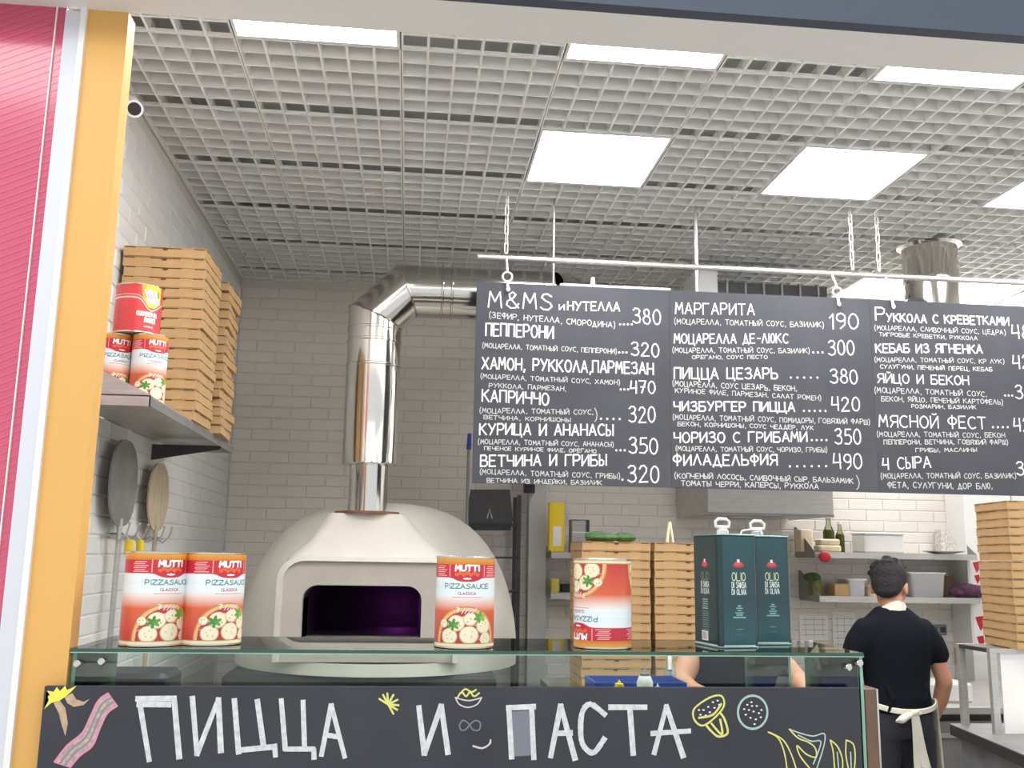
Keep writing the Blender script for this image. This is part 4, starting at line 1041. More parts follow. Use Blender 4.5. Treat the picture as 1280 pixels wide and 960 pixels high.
chalk('basil_drawing', [[(0,700),(50,730),(80,800),(95,890)],[(10,702),(75,740),(115,810),(142,890)],[(105,685),(150,730),(200,750),(235,780),(238,825),(190,810),(145,768),(160,820),(215,890)],[(310,740),(345,770),(370,830),(372,890)],[(310,740),(325,800),(332,890)],[(390,740),(425,760),(435,820),(430,890)],[(390,740),(388,810),(402,890)]], 1.7, M_chy, o3, s3, True)
tag(chalk('basil_drawing', [[(105,685),(160,705),(225,720),(280,708),(278,770),(240,890)],[(150,715),(215,745),(262,745),(250,800),(225,860)],[(345,800),(352,880)],[(412,800),(415,880)]], 1.5, mat('pale_mint_chalk', 'B7CDC6', .9), o3, s3, True), kind='stuff')
o4, s4 = (0, 660), 3.2
lb = [(432,662),(395,690),(365,750),(330,820),(270,870),(220,935)]; rb_ = [(468,712),(430,740),(400,800),(370,870),(320,910),(282,955)]
fill('bacon_drawing', smooth(lb, 3)+smooth(rb_, 3)[::-1], M_chgrey, o4, s4)
chalk('bacon_drawing', [lb, rb_], 2.4, M_chp, o4, s4, True); chalk('bacon_drawing', [[lb[0], rb_[0]], [lb[-1], rb_[-1]]], 2.2, M_chp, o4, s4)
chalk('bacon_streak', [[((a_[0]*(1-f)+b_[0]*f), (a_[1]*(1-f)+b_[1]*f)) for a_, b_ in zip(lb, rb_)] for f in (.33, .66)], 2.2, mat('bacon_grey_chalk', '8F8C8A', .9), o4, s4, True)
fill('pepper_leaf', [(176,725),(195,690),(182,678),(200,668),(188,650),(215,655),(228,635),(240,652),(262,630),(268,648),(308,630),(285,655),(265,672),(240,690),(205,700)], M_chyw, o4, s4)
fill('pepper_drawing', [(215,700),(240,690),(262,720),(272,780),(262,832),(248,790),(235,740)], M_chbeige, o4, s4)
fill('pepper_drawing', [(258,676),(290,660),(305,685),(335,695),(360,683),(335,708),(295,715),(270,700)], M_chbeige, o4, s4)
st_ = []
for k, a_ in enumerate((95, 60, 25, -5, -30, 120, 150, -60)): st_.append([(928,262),(928+34*math.cos(R(a_)), 262-36*math.sin(R(a_)))])
chalk('herb_drawing', st_, 2.6, M_chy, o1, s1)
chalk('bowl_drawing', [[(1147,240),(1160,262),(1188,272),(1218,262),(1233,240)],[(1147,240),(1190,250),(1233,240)]], 1.6, M_chalks, o1, s1, True)
chalk('noodle_drawing', [[(1155,238),(1168,222),(1182,236),(1195,222),(1208,236),(1225,225)],[(1165,225),(1180,212),(1200,222),(1215,214)]], 2.0, M_chy, o1, s1, True)
chalk('faint_drawing', [[(1160,330),(1172,314),(1190,325),(1205,345),(1225,345),(1228,322),(1212,315),(1195,328),(1180,345),(1165,345),(1160,330)]], 1.6, M_chfaint, o1, s1, True)
chalk('faint_drawing', [[(1205,398),(1235,405),(1258,392),(1262,378)]], 2.2, M_chalks, o1, s1, True)

# wooden end panel right of the counter
ep = thing('counter_end_panel', 'brown end panel of the counter beside the glass end pane', 'panel', (0, 2.62, 0))
a_, b_ = atY(1081, 862, 2.62), atY(1097, 862, 2.62)
MB().box((a_.x, 0, 0), (b_.x-.005, .28, a_.z)).build('panel_body', M_brown, ep)
MB().box((b_.x-.005, -.002, 0), (b_.x, .282, a_.z+.002)).build('metal_edge', M_chrome, ep)

# ------------------------------------------------------------------ things behind the glass
wt = thing('back_worktop', 'steel worktop behind the glass counter seen through the glass', 'worktop', (0, 3.1, 0))
MB().rbox((-1.17, -.05, 1.02), (1.0, .27, 1.05), .008).build('worktop_slab', M_steel, wt)
MB().box((-1.15, 0, 0), (.98, .22, 1.02)).build('cabinet_body', M_steeld, wt)
ps = [atY(x, y, 3.18) for x, y in ((126, 838), (219, 838))]
MB().rbox((ps[0].x, 3.10, 1.051), (ps[1].x, 3.30, ps[0].z), .03).build('scale_box', M_black, label='black rounded box behind the counter glass at far left', cat='box')
ps = [atY(x, y, 3.2) for x, y in ((738, 849), (850, 849))]
bz = ps[0].z
cr = MB(); x0c, x1c = ps[0].x, ps[1].x
cr.box((x0c, 3.12, 1.051), (x1c, 3.125, bz)); cr.box((x0c, 3.295, 1.051), (x1c, 3.30, bz)); cr.box((x0c, 3.125, 1.051), (x0c+.005, 3.295, bz)); cr.box((x1c-.005, 3.125, 1.051), (x1c, 3.295, bz)); cr.box((x0c, 3.12, 1.051), (x1c, 3.30, 1.056))
cr.build('blue_crate', M_blue, label='blue plastic crate behind the counter glass', cat='crate')
def squeeze(x, ytop, Y, body, cap, label, r=.022):
    p = atY(x, ytop, Y); z0 = 1.051; t = thing('squeeze_bottle', label, 'bottle', (p.x, Y, z0), 0, 'small bottles behind the counter glass'); h = p.z-z0
    MB().lathe([(r, 0), (r, h*.80), (r*.75, h*.88), (r*.5, h*.91)], n=16).build('bottle_body', body, t)
    MB().lathe([(r*.62, h*.89), (r*.62, h*.935), (r*.28, h*.945), (r*.1, h)], n=16).build('nozzle_cap', cap, t)
squeeze(774, 850, 3.06, M_yelp, M_yelp, 'squeeze bottle with yellow nozzle before the blue crate')
squeeze(806, 836, 3.08, M_whitep, M_steeld, 'white bottle with grey cap before the blue crate', .026)
squeeze(822, 854, 3.06, M_whitep, M_whitep, 'little white nozzle bottle right of the grey-capped bottle', .012)
fa = atY(853, 822, 3.25)
ft = thing('spray_faucet', 'steel spring faucet behind the glass beside the crate', 'faucet', (fa.x, 3.41, .9))
MB().tube([(0, 0, 0), (0, 0, fa.z-.9-.03), (-.01, -.03, fa.z-.9), (-.02, -.07, fa.z-.9-.01), (-.025, -.09, fa.z-.95)], .010, 10).build('faucet_neck', M_steel, ft)
MB().lathe([(.018, 0), (.022, .06), (.012, .09)], (0, 0, fa.z-.9-.13), 14).build('faucet_valve', M_steel, ft)
a_, b_ = atY(1010, 844, 3.0), atY(1046, 858, 3.0)
MB().box((a_.x, 3.0, 0), (b_.x, 3.02, a_.z)).build('cutting_board', M_pboard, label='yellowish green board seen through the right end of the counter glass', cat='board')

# tray rack, hanging black peel and blue tipped pole behind the oven
rk = thing('tray_rack', 'grey steel tray rack standing right of the oven dome', 'rack', (0, 6.17, 0))
xa_, xb_ = atY(588, 700, 6.17).x, atY(648, 700, 6.17).x
for xx in (xa_, xb_):
    for yy in (0, .25): MB().box((xx-.012, yy-.012, 0), (xx+.012, yy+.012, 1.98)).build('post', M_dark, rk)
for py in (697, 740, 785, 655, 825):
    z = atY(620, py, 6.1).z; MB().box((xa_, -.012, z-.007), (xb_, .0, z+.007)).box((xb_-.02, 0, z-.005), (xb_, .25, z+.005)).box((xa_, 0, z-.005), (xa_+.02, .25, z+.005)).build('rail', M_dark, rk)
bp = thing('black_scoop', 'dark grey flat scoop hanging on the rack below the left menu board', 'scoop', (0, 6.12, 0))
pl = [(588, 612), (637, 612), (641, 650), (638, 662), (586, 662), (583, 650)]
MB().prism([(lambda v: (v.x, v.z))(atY(x, y, 6.12)) for x, y in pl], 1, -.012, .012).build('scoop_plate', M_dark, bp)
MB().prism([(lambda v: (v.x, v.z))(atY(x, y, 6.12)) for x, y in ((586, 654), (638, 654), (638, 663), (586, 663))], 1, -.03, .012).build('scoop_lip', M_black, bp)
MB().tube([atY(609, 648, 6.10)-Vector((0, 6.12, 0)), atY(612, 636, 6.10)-Vector((0, 6.12, 0)), atY(615, 648, 6.10)-Vector((0, 6.12, 0))], .005, 6).build('wire_hook', M_steel, bp)
pp = thing('blue_tipped_pole', 'thin pole with a blue tip leaning behind the oven dome', 'pole', (0, 6.09, 0))
v0, v1, v2 = [atY(x, y, 6.09)-Vector((0, 6.09, 0)) for x, y in ((581, 740), (586, 562), (587, 542))]
MB().tube([v0, v1], .010, 8).build('pole_shaft', M_steeld, pp); MB().tube([v1, v2], [.016, .013], 8).build('pole_tip', M_blue, pp)
# grey pilaster on the back wall
a_, b_ = atY(660, 700, 6.38).x, atY(682, 700, 6.38).x
MB().box((a_, 6.36, 0), (b_, YB-.001, 2.2)).build('trim_7', mat('pilaster_grey', 'C4C2BE', .6), kind='structure')
MB().box((a_-.04, 6.30, atY(668, 616, 6.3).z), (a_+.03, 6.355, atY(668, 600, 6.3).z+.08)).build('wall_speaker', M_black, label='small black box fixed on the pilaster below the left menu board', cat='box')

# ------------------------------------------------------------------ shelves on the back wall
def wall_shelf(x0, x1, z, label, dep=.33, gus=.12):
    t = thing('wall_shelf', label, 'shelf', (x0, YB-.002, z), 0, 'steel shelves on the back wall')
    MB().box((0, -dep, -.006), (x1-x0, 0, 0)).build('shelf_plate', M_steel, t)
    MB().box((0, -dep-.003, -.038), (x1-x0, -dep, 0)).build('front_lip', M_steel, t)
    MB().prism([(-dep, -.038), (0, -.038), (0, gus), (-.04, gus), (-dep, .002)], 0, -.004, .0).build('end_plate', M_steeld, t)
    MB().prism([(-dep, -.038), (0, -.038), (0, gus), (-.04, gus), (-dep, .002)], 0, x1-x0, x1-x0+.004).build('end_plate', M_steeld, t)
zs1, zs2 = EYE+.052, EYE-.232
wall_shelf(2.66, 3.78, zs1, 'upper steel shelf on the back wall above the standing cook', gus=.17)
wall_shelf(2.68, 3.78, zs2, 'lower steel shelf on the back wall behind the cook head', gus=.16)
wall_shelf(.91, 1.75, zs1-.03, 'upper steel shelf behind the cardboard stacks', gus=.05)
wall_shelf(.91, 1.75, zs2, 'lower steel shelf behind the cardboard stacks', gus=.1)
YSH = 6.28
def on(x, Y=YSH): return atY(x, 700, Y).x
# upper right shelf
bo = MB()
bo.rbox((-.08, -.05, 0), (.08, .05, .045), .022).rbox((-.072, -.045, .045), (.075, .045, .085), .022)
bo.build('folded_cloths', M_dough, loc=(on(1028), YSH-.085, zs1+.0005), label='pile of folded cream cloths on the upper right shelf', cat='cloths')
MB().rbox((-.045, -.05, 0), (.045, .05, .15), .01).build('cream_carton', M_dough, loc=(on(1012), YSH+.08, zs1+.0005), label='cream carton standing behind the folded cloths', cat='carton')
def jar_bottle(x, h, r, label):
    t = thing('glass_bottle', label, 'bottle', (on(x), YSH+.06, zs1+.0005), 0, 'bottles on the upper right shelf')
    MB().lathe([(r, 0), (r, h*.55), (r*.45, h*.75), (r*.4, h)], n=20).build('bottle_body', M_glassg, t)
    MB().lathe([(r*.9, .004), (r*.9, h*.52), (r*.5, h*.62)], n=20).build('olive_filling', M_olive, t)
    MB().lathe([(r*.46, h*.95), (r*.46, h*1.03)], n=14).build('stopper', M_whitep, t)
jar_bottle(1042, .245, .038, 'taller glass bottle of green olives on the upper right shelf'); jar_bottle(1056, .20, .030, 'shorter green bottle right of the olive bottle on the shelf')
tb_ = thing('white_tub', 'large translucent white tub on the upper right shelf', 'tub', (on(1098), YSH, zs1+.0005))
MB().rbox((-.14, -.1, 0), (.14, .1, .12), .02).build('tub_body', M_whitep, tb_); MB().rbox((-.146, -.106, .121), (.146, .106, .134), .02).build('tub_lid', M_whitep, tb_)
MB().lathe([(.05, 0), (.13, .016), (.132, .02), (.05, .006)], n=32).build('serving_platter', M_steel, loc=(on(1172), YSH-.08, zs1+.0005), label='shallow steel platter on the upper right shelf', cat='platter')
MB().prism([(-.05, 0), (.11, 0), (.085, .045), (-.005, .17), (-.045, .17)], 1, -.04, .04).build('clear_bag', mat('crinkled_bag', 'D5CFC6', .3, noise=.3, nscale=50, bump=.6, bscale=40), loc=(on(1195), YSH+.13, zs1+.0005), label='crumpled clear bag at the right end of the upper shelf', cat='bag')
MB().ell((0, 0, 0), (.042, .012, .036), 16).build('red_rosette', M_redp, loc=(atY(1030, 696, 6.135).x, 6.12, atY(1030, 696, 6.135).z), label='round red tag stuck on the lip of the upper right shelf', cat='tag')
# lower right shelf
bx_ = thing('jar_cluster', 'dark leafy jar at the left end of the lower right shelf', 'jar', (on(1018), YSH, zs2+.0005))
MB().lathe([(.045, 0), (.05, .05), (.04, .1)], n=18).build('jar_body', M_olive, bx_); MB().ell((-.02, 0, .115), (.06, .05, .035), 12).build('jar_herbs', M_green, bx_)
MB().rbox((-.05, -.06, 0), (.05, .06, .078), .006).build('cardboard_carton', M_kraft, loc=(on(1042), YSH-.05, zs2+.0005), label='small brown carton on the lower right shelf', cat='carton')
def tub(x, w, h, label, M, Y=YSH, d=.18):
    t = thing('storage_tub', label, 'tub', (on(x, Y), Y, zs2+.0005), 0, 'storage tubs on the lower right shelf')
    rings = []
    for z, k in ((0, .88), (.004, .9), (h-.01, 1.0)):
        rr = .02; W2, D2 = w/2*k, d/2*k; ring = []
        for cx, cy, a0 in ((W2-rr, D2-rr, 0), (-W2+rr, D2-rr, 90), (-W2+rr, -D2+rr, 180), (W2-rr, -D2+rr, 270)):
            for q in range(4): tt = R(a0+30*q); ring.append((cx+rr*math.cos(tt), cy+rr*math.sin(tt), z))
        rings.append(ring)
    MB().loft(rings).build('tub_body', M, t); MB().rbox((-w/2-.006, -d/2-.006, h-.01), (w/2+.006, d/2+.006, h), .02).build('tub_rim', M_whitep, t)
M_tub = mat('milky_plastic', 'C9CACC', .35)
tub(1063, .125, .112, 'milky square tub left of the cook head on the lower shelf', M_tub)
tub(1086, .07, .07, 'small tub with cream content beside the cook head', M_dough, YSH-.05, .12)
tub(1150, .25, .162, 'large grey translucent tub right of the cook head', mat('grey_tub', 'B4B3B4', .35))
MB().rbox((-.05, -.05, 0), (.05, .05, .135), .015).build('brown_jar', M_brown, loc=(on(1189), YSH+.12, zs2+.0005), label='brown jar behind the purple net bag', cat='jar')
MB().ell((0, 0, .045), (.11, .07, .05), 14).ell((.08, .02, .04), (.08, .06, .045), 14).ell((-.06, -.01, .035), (.06, .05, .037), 14).build('purple_net_bag', M_purple, loc=(on(1196), YSH-.08, zs2+.0005), label='purple net bag of onions at the right end of the lower shelf', cat='bag')
# left (behind the stacks)
zA = zs1-.03
yb = thing('yellow_packet', 'tall yellow packet with a white label on the upper shelf left of the cardboard stacks', 'packet', (atY(695, 660, 6.25).x, 6.25, zA+.0005))
hB = atY(690, 628, 6.2).z-zA
MB().rbox((-.052, -.03, 0), (.052, .03, hB), .01).build('packet_body', M_yelp, yb); MB().box((-.022, -.0312, .04), (.030, -.030, hB*.52)).build('paper_label', M_paper, yb)
gb = atY(724, 650, 6.25)
t = thing('grey_bin', 'pale grey open bin on the upper shelf left of the green bundle', 'bin', (gb.x, 6.25, zA+.0005))
MB().rbox((-.055, -.05, 0), (.055, .05, gb.z-zA), .008).build('bin_body', M_clear, t); MB().box((-.055, -.052, (gb.z-zA)*.6), (.055, -.05, (gb.z-zA)*.63)).build('bin_edge', M_whitep, t)
MB().box((-.06, -.054, 0), (-.055, .052, gb.z-zA)).box((.055, -.054, 0), (.06, .052, gb.z-zA)).build('bin_side', M_steeld, t)
MB().rbox((-.025, -.03, 0), (.025, .03, .085), .004).build('yellow_box', mat('pale_yellow_card', 'C9BE52', .7), loc=(atY(693, 738, 6.2).x, 6.2, zs2+.0005), label='small yellow box on the lower shelf left of the stacks', cat='box')
MB().rbox((-.03, -.03, 0), (.03, .03, .05), .006).build('dark_box', M_black, loc=(atY(707, 738, 6.28).x, 6.30, zs2+.0005), label='small dark box right of the small yellow box', cat='box')
MB().rbox((-.045, -.03, 0), (.045, .03, .10), .006).build('grey_packet', mat('grey_packet', 'A39E98', .6, noise=.2), loc=(atY(722, 738, 6.3).x, 6.33, zs2+.0005), label='grey packet on the lower shelf beside the cardboard stacks', cat='packet')

# notices, socket, right wall sheets
def notice(name, x0, y0, x1, y1, label, rows=4):
    a_, b_ = atY(x0, y0, YB-.003), atY(x1, y1, YB-.003)
    t = thing(name, label, 'notice', (a_.x, YB-.003, b_.z), 0, 'paper notices on the back wall'); W2, H2 = b_.x-a_.x, a_.z-b_.z
    MB().box((0, 0, 0), (W2, .001, H2)).build('sheet', M_paper, t); mb = MB()
    for k in range(1, rows+1): mb.box((W2*.08, -.0006, H2*k/(rows+1)-.002), (W2*.92, 0, H2*k/(rows+1)+.001))
    for k in range(3): mb.box((W2*(.2+.3*k), -.0006, H2*.08), (W2*(.2+.3*k)+.002, 0, H2*.92))
    mb.build('printed_table', M_ink, t)
notice('paper_notice', 999, 768, 1036, 800, 'wide paper notice with a printed table left of the cook')
notice('paper_notice', 1040, 765, 1072, 830, 'tall paper notice partly behind the cook shoulder', 7)
so = thing('wall_socket', 'grey double socket on the back wall right of the cook', 'socket', (atY(1172, 787, YB).x, YB-.002, atY(1172, 787, YB).z))
MB().rbox((-.06, -.012, -.035), (.06, 0, .035), .01).build('socket_plate', M_steeld, so)
for xx in (-.03, .03): MB().box((xx-.018, -.016, -.018), (xx+.018, -.010, .018)).build('socket_insert', M_dark, so)
def rsheet(x0, x1, z0, z1, label, marks):
    t = thing('wall_sheet', label, 'notice', (x0, 6.247, z0), 0, 'white sheets with red marks on the right pilaster')
    MB().box((0, -.002, 0), (x1-x0, 0, z1-z0)).build('sheet', M_paper, t); mb = MB()
    for (u, v, r_) in marks: mb.prism([(u-r_, v+r_*1.2), (u+r_*.8, v+r_*1.5), (u+r_, v-.1*r_), (u, v-r_*1.6), (u-r_*.6, v-.2*r_)], 1, -.0035, -.002)
    mb.build('red_mark', M_redp, t)
rsheet(3.785, 3.87, 1.41, 1.61, 'white sheet with red marks on the right pilaster between the shelves', [(.05, .16, .025), (.05, .08, .02)])
rsheet(3.785, 3.87, .98, 1.32, 'white sheet with two red marks on the right pilaster below the lower shelf', [(.05, .22, .032), (.045, .10, .026)])
MB().box((3.775, 6.25, 0), (4.12, YB-.001, ZC-.01)).build('trim_8', M_white, kind='structure')
# ------------------------------------------------------------------ worktable in front of the cook
zt2 = .85
wk = thing('worktable', 'long steel worktable that the cook works at', 'table', (2.95, 5.35, 0))
MB().rbox((-.85, -.36, zt2-.04), (.80, .70, zt2), .01).build('tabletop', M_steel, wk)
MB().box((-.82, -.30, .12), (.78, .66, zt2-.05)).build('cabinet_body', M_dark, wk)
for k in range(3): 
    d_ = MB().box((-.80+.53*k, -.318, .2), (-.30+.53*k, -.30, zt2-.08)).build('door', M_steeld, wk); MB().box((-.78+.53*k, -.335, zt2-.16), (-.32+.53*k, -.319, zt2-.14)).build('door_handle', M_steel, d_)
MB().box((-.8, -.25, 0), (.76, .6, .12)).build('plinth', M_black, wk)
MB().rbox((-.16, -.12, 0), (.16, .12, .10), .02).build('white_basin', M_whitep, loc=(2.93, 5.25, zt2+.0005), label='white plastic tub on the worktable right of the cook', cat='tub')
MB().rbox((-.12, -.14, 0), (.12, .14, .07), .02).build('white_tray', M_whitep, loc=(2.25, 5.25, zt2+.0005), label='white tray on the worktable at the cook left side', cat='tray')
dp = thing('towel_dispenser', 'grey paper towel dispenser on the back wall seen through the open case', 'dispenser', (3.78-.0, YB-.004, 1.0))
dv = atY(1220, 824, 6.35)
dp.location = (dv.x, YB-.003, dv.z)
MB().rbox((-.085, -.13, -.05), (.085, 0, .07), .02).build('dispenser_body', M_steel, dp); MB().box((-.075, -.12, -.058), (.075, -.02, -.051)).build('towel_slot', M_black, dp)
mi_ = atY(1224, 868, 6.0)
mk = thing('kitchen_machine', 'white kitchen machine with a round knob behind the open case', 'machine', (mi_.x+.05, 5.9, zt2+.0005))
MB().rbox((-.10, -.1, 0), (.10, .1, .22), .015).build('machine_body', M_whitep, mk); MB().lathe([(.014, 0), (.014, .012)], n=12).build('knob', M_black, mk)
mk.children[-1].rotation_euler = (R(90), 0, 0); mk.children[-1].location = (0, -.1, .14)

# ------------------------------------------------------------------ right counter with open case and box stack
zk = EYE-.68
kc = thing('steel_counter', 'steel counter with a dark edge at the lower right corner', 'counter', (0, 0, 0))
ct = [(2.33, 4.07), (2.165, 2.95), (3.9, 2.95), (3.9, 4.07)]
MB().prism(ct, 2, zk-.004, zk).build('countertop', M_steeld, kc)
MB().prism(ct, 2, zk-.045, zk-.0045).build('edge_strip', M_dark, kc)
MB().prism([(2.36, 4.04), (2.20, 2.99), (3.86, 2.99), (3.86, 4.04)], 2, .08, zk-.046).build('cabinet_body', mat('worn_grey_steel', '86868C', .5, .4, .2, 8), kc); MB().box((2.42, 3.05, 0), (3.8, 4.0, .08)).build('plinth', M_black, kc)
zcs = EYE-.346
cs = thing('open_case', 'open glass-topped case with steel frame on the lower right counter', 'case', (2.37, 3.805, zk))
hc = zcs-zk; cw, cd = .95, .225
for (xx, yy) in ((0, 0), (0, cd), (cw, 0), (cw, cd)): MB().box((xx, yy, 0), (xx+.028, yy+.022, hc-.016)).build('post', M_steel, cs)
MB().box((0, 0, hc-.016), (cw+.022, .022, hc)).build('frame_bar', M_steel, cs); MB().box((0, cd, hc-.016), (cw+.022, cd+.022, hc)).build('frame_bar', M_steel, cs); MB().box((0, .022, hc-.016), (.022, cd, hc)).build('frame_bar', M_dark, cs); MB().box((cw, .022, hc-.016), (cw+.022, cd, hc)).build('frame_bar', M_steel, cs)
MB().box((.022, .022, hc-.010), (cw, cd, hc-.004)).build('top_plate', M_steeld, cs)
MB().box((.05, .012, .002), (cw, .018, hc-.017)).build('front_sheet', M_whitep, cs)
stack(2.476+.15+.021, 3.775+.135, zcs, .30, .0355, 17, R(-8), 'of the tall stack at the right edge', 'tall stack of boxes on the open case', .003, .7)
pz = atZ(1275, 912, zk)
for k in range(3):
    MB().lathe([(.06, 0), (.135, .012), (.137, .015), (.06, .004)], n=36).build('white_plate', M_whitep, loc=(pz.x+.06, 3.655, zk+.0005+.0062*k), label=['lowest', 'middle', 'topmost'][k]+' white plate of the pile on the lower right counter', cat='plate', group='plates on the lower right counter')

# ------------------------------------------------------------------ peels, hooks and camera on the left wall
def peel(yc, w, ztop_, zbot_, M, label, name, hz):
    t = thing(name, label, 'pizza peel', (XL+.045, yc, ztop_)); H2 = ztop_-zbot_; r_ = w*.42; pl_ = []
    for cx, cz, a0 in ((w/2-r_, -r_, 0), (-w/2+r_, -r_, 90), (-w/2+r_*1.0, -H2+r_, 180), (w/2-r_, -H2+r_, 270)):
        for k in range(6): tt = R(a0+18*k); pl_.append((cx+r_*math.cos(tt), cz+r_*math.sin(tt)))
    MB().prism(pl_, 0, -.004, .004).build('peel_blade', M, t)
    MB().tube([(0, 0, -H2+.03), (0, 0, -H2-hz)], .011, 8).build('handle', M_steel if M is not M_wood else M_wood, t)
    MB().tube([(-.045, 0, -H2-.03), (.016, 0, -H2-.03)], .005, 6).build('peg', M_steeld, t)
Yp = (atX(137, 600, XL+.045).y+atX(171, 600, XL+.045).y)/2; wp = atX(171, 600, XL+.045).y-atX(137, 600, XL+.045).y
peel(Yp, wp, atX(153, 548, XL+.045).z, atX(153, 658, XL+.045).z, M_steeld, 'dark grey metal pizza peel hanging on the left wall', 'metal_peel', .85)
Yp2 = (atX(185, 620, XL+.045).y+atX(210, 620, XL+.045).y)/2; wp2 = atX(210, 620, XL+.045).y-atX(185, 620, XL+.045).y
peel(Yp2, wp2, atX(197, 578, XL+.045).z, atX(197, 664, XL+.045).z, M_wood, 'pale wooden pizza peel hanging on the left wall', 'wooden_peel', .7)
hk = thing('hook_rack', 'bent wire hook rack on the left wall under the peels', 'hooks', (XL, 0, 0))
za = atX(180, 672, XL+.05).z; ya, yb2 = atX(140, 672, XL+.05).y, atX(215, 672, XL+.05).y
MB().tube([(.008, ya, za), (.008, yb2, za)], .005, 6).build('rack_bar', M_steel, hk)
for k in range(6):
    yy = ya+(yb2-ya)*(k+.5)/7
    MB().tube([(.004, yy, za+.01), (.03, yy, za), (.06, yy-.01, za-.02), (.09, yy-.02, za+.01), (.10, yy-.025, za+.045)], .004, 6).ell((.10, yy-.025, za+.05), (.007, .007, .007), 8).build('wire_hook', M_steel, hk)
for k, x in enumerate((161, 175)):
    v = atX(x, 684, XL+.08); t = thing('hanging_utensil', ['yellow handled utensil hanging on the rack, left one', 'yellow handled utensil hanging on the rack, right one'][k], 'utensil', (v.x, v.y, v.z), 0, 'yellow handled utensils on the hook rack')
    MB().rbox((-.014, -.02, -.03), (.014, .02, .03), .01).build('utensil_grip', M_yelp, t); MB().tube([(0, 0, -.03), (0, 0, -.22)], .006, 6).tube([(0,0,.03),(-.02,0,.05)], .004, 6).build('utensil_shaft', M_steel, t)
cv_ = atX(162, 133, XL+.045)
cc = thing('security_camera', 'small white bullet camera high on the left wall', 'camera', (XL, 3.55, 3.25))
q = atY(168, 136, 3.45); q2 = atY(160, 128, 3.62)
cc.location = (0, 0, 0)
MB().tube([q2, q], .032, 20).build('camera_body', M_whitep, cc)
dq = (q-q2).normalized()
MB().tube([q-dq*.002, q+dq*.003], .024, 20).build('lens', M_black, cc)
MB().tube([(XL, q2.y+.02, q2.z+.03), q2], .012, 10).build('wall_bracket', M_whitep, cc)

# ------------------------------------------------------------------ people
def hand(mb, wrist, d, up, side, s=1.0):
    """palm and five bent fingers; d: direction of the fingers, up: back of the hand, side: towards the thumb"""
    W = Vector(wrist); d = Vector(d).normalized(); sd = Vector(side); sd = (sd-d*sd.dot(d)).normalized(); u = d.cross(sd).normalized()
    if u.dot(Vector(up)) < 0: u = -u
    limb(mb, [W-d*.02, W+d*.02], [.026*s, .027*s], 10)
    for k in range(4):
        o = sd*((1.5-k)*.019)*s; limb(mb, [W+d*.01+o*.7, W+d*.085*s+o], [.015*s, .0125*s], 8)
        L = (.072, .080, .074, .060)[k]*s; p = W+d*.088*s+o
        a = p+d*L*.42-u*.006; b = a+d*L*.30-u*.014; c = b+d*L*.16-u*.016
        limb(mb, [p, a, b, c], [.0098*s, .009*s, .0085*s, .0075*s], 8)
    p = W+d*.02+sd*.024*s; a = p+d*.028*s+sd*.024*s; b = a+d*.028*s+sd*.008*s-u*.01; limb(mb, [p, a, b], [.014*s, .011*s, .009*s], 8)

def ering(cx, cy, cz, rx, ry, n=28, p=2.4):
    out = []
    for k in range(n):
        t = 2*PI*k/n; c, s = math.cos(t), math.sin(t)
        out.append((cx+rx*math.copysign(abs(c)**(2/p), c), cy+ry*math.copysign(abs(s)**(2/p), s), cz))
    return out

def narrow(mb, k, z1=1.33):
    mb.v = [(x*k, y, z) if z < z1 else (x*(k+(1-k)*min(1, (z-z1)/.05)), y, z) for x, y, z in mb.v]
def head(mb, c, tilt, turn, s=1.0):
    """head pieces (face towards +Y before turning) ; returns placing function"""
    M = Matrix.Rotation(turn, 3, 'Z') @ Matrix.Rotation(tilt, 3, 'X'); c = Vector(c)
    P = lambda x, y, z: tuple(c+M @ (Vector((x, y, z))*s))
    def E(x, y, z, rx, ry, rz, n=14): mb.ell(P(x, y, z), (rx*s, ry*s, rz*s), n, rot=M)
    E(0, -.005, .03, .073, .090, .085, 20); E(0, .02, -.03, .060, .068, .075, 18); E(0, .045, -.078, .032, .032, .03)
    E(0, .092, -.012, .011, .018, .022, 10); E(0, .100, -.026, .014, .013, .010, 10)
    E(0, .082, -.056, .022, .010, .006, 10); E(0, .080, -.067, .019, .010, .006, 10)
    for sx in (-1, 1):
        E(sx*.076, -.002, -.008, .009, .020, .033, 12); E(sx*.080, -.012, .004, .007, .010, .022, 10)
        E(sx*.033, .075, .012, .018, .012, .010, 10); E(sx*.030, .080, .026, .022, .010, .006, 10); E(sx*.045, .058, -.02, .02, .02, .022, 10)
    return P, M

# --- cook seen from behind
mx, my = 2.375, 4.60
man = thing('person', 'cook seen from behind in black t-shirt and white apron, head bent', 'person', (mx, my, 0))
bd = MB()
hc_ = (.015, .055, 1.470)
P, Mh = head(bd, hc_, R(-24), R(-38), 1.06)
limb(bd, [(.0, .0, 1.27), (.005, .012, 1.34), (.012, .035, 1.41)], [.075, .058, .056], 18)
bd.loft([ering(0, 0, z, rx, ry) for z, rx, ry in ((.80, .15, .10), (.90, .155, .105), (1.0, .14, .098), (1.12, .155, .105), (1.24, .185, .105), (1.31, .15, .08), (1.335, .08, .05))])
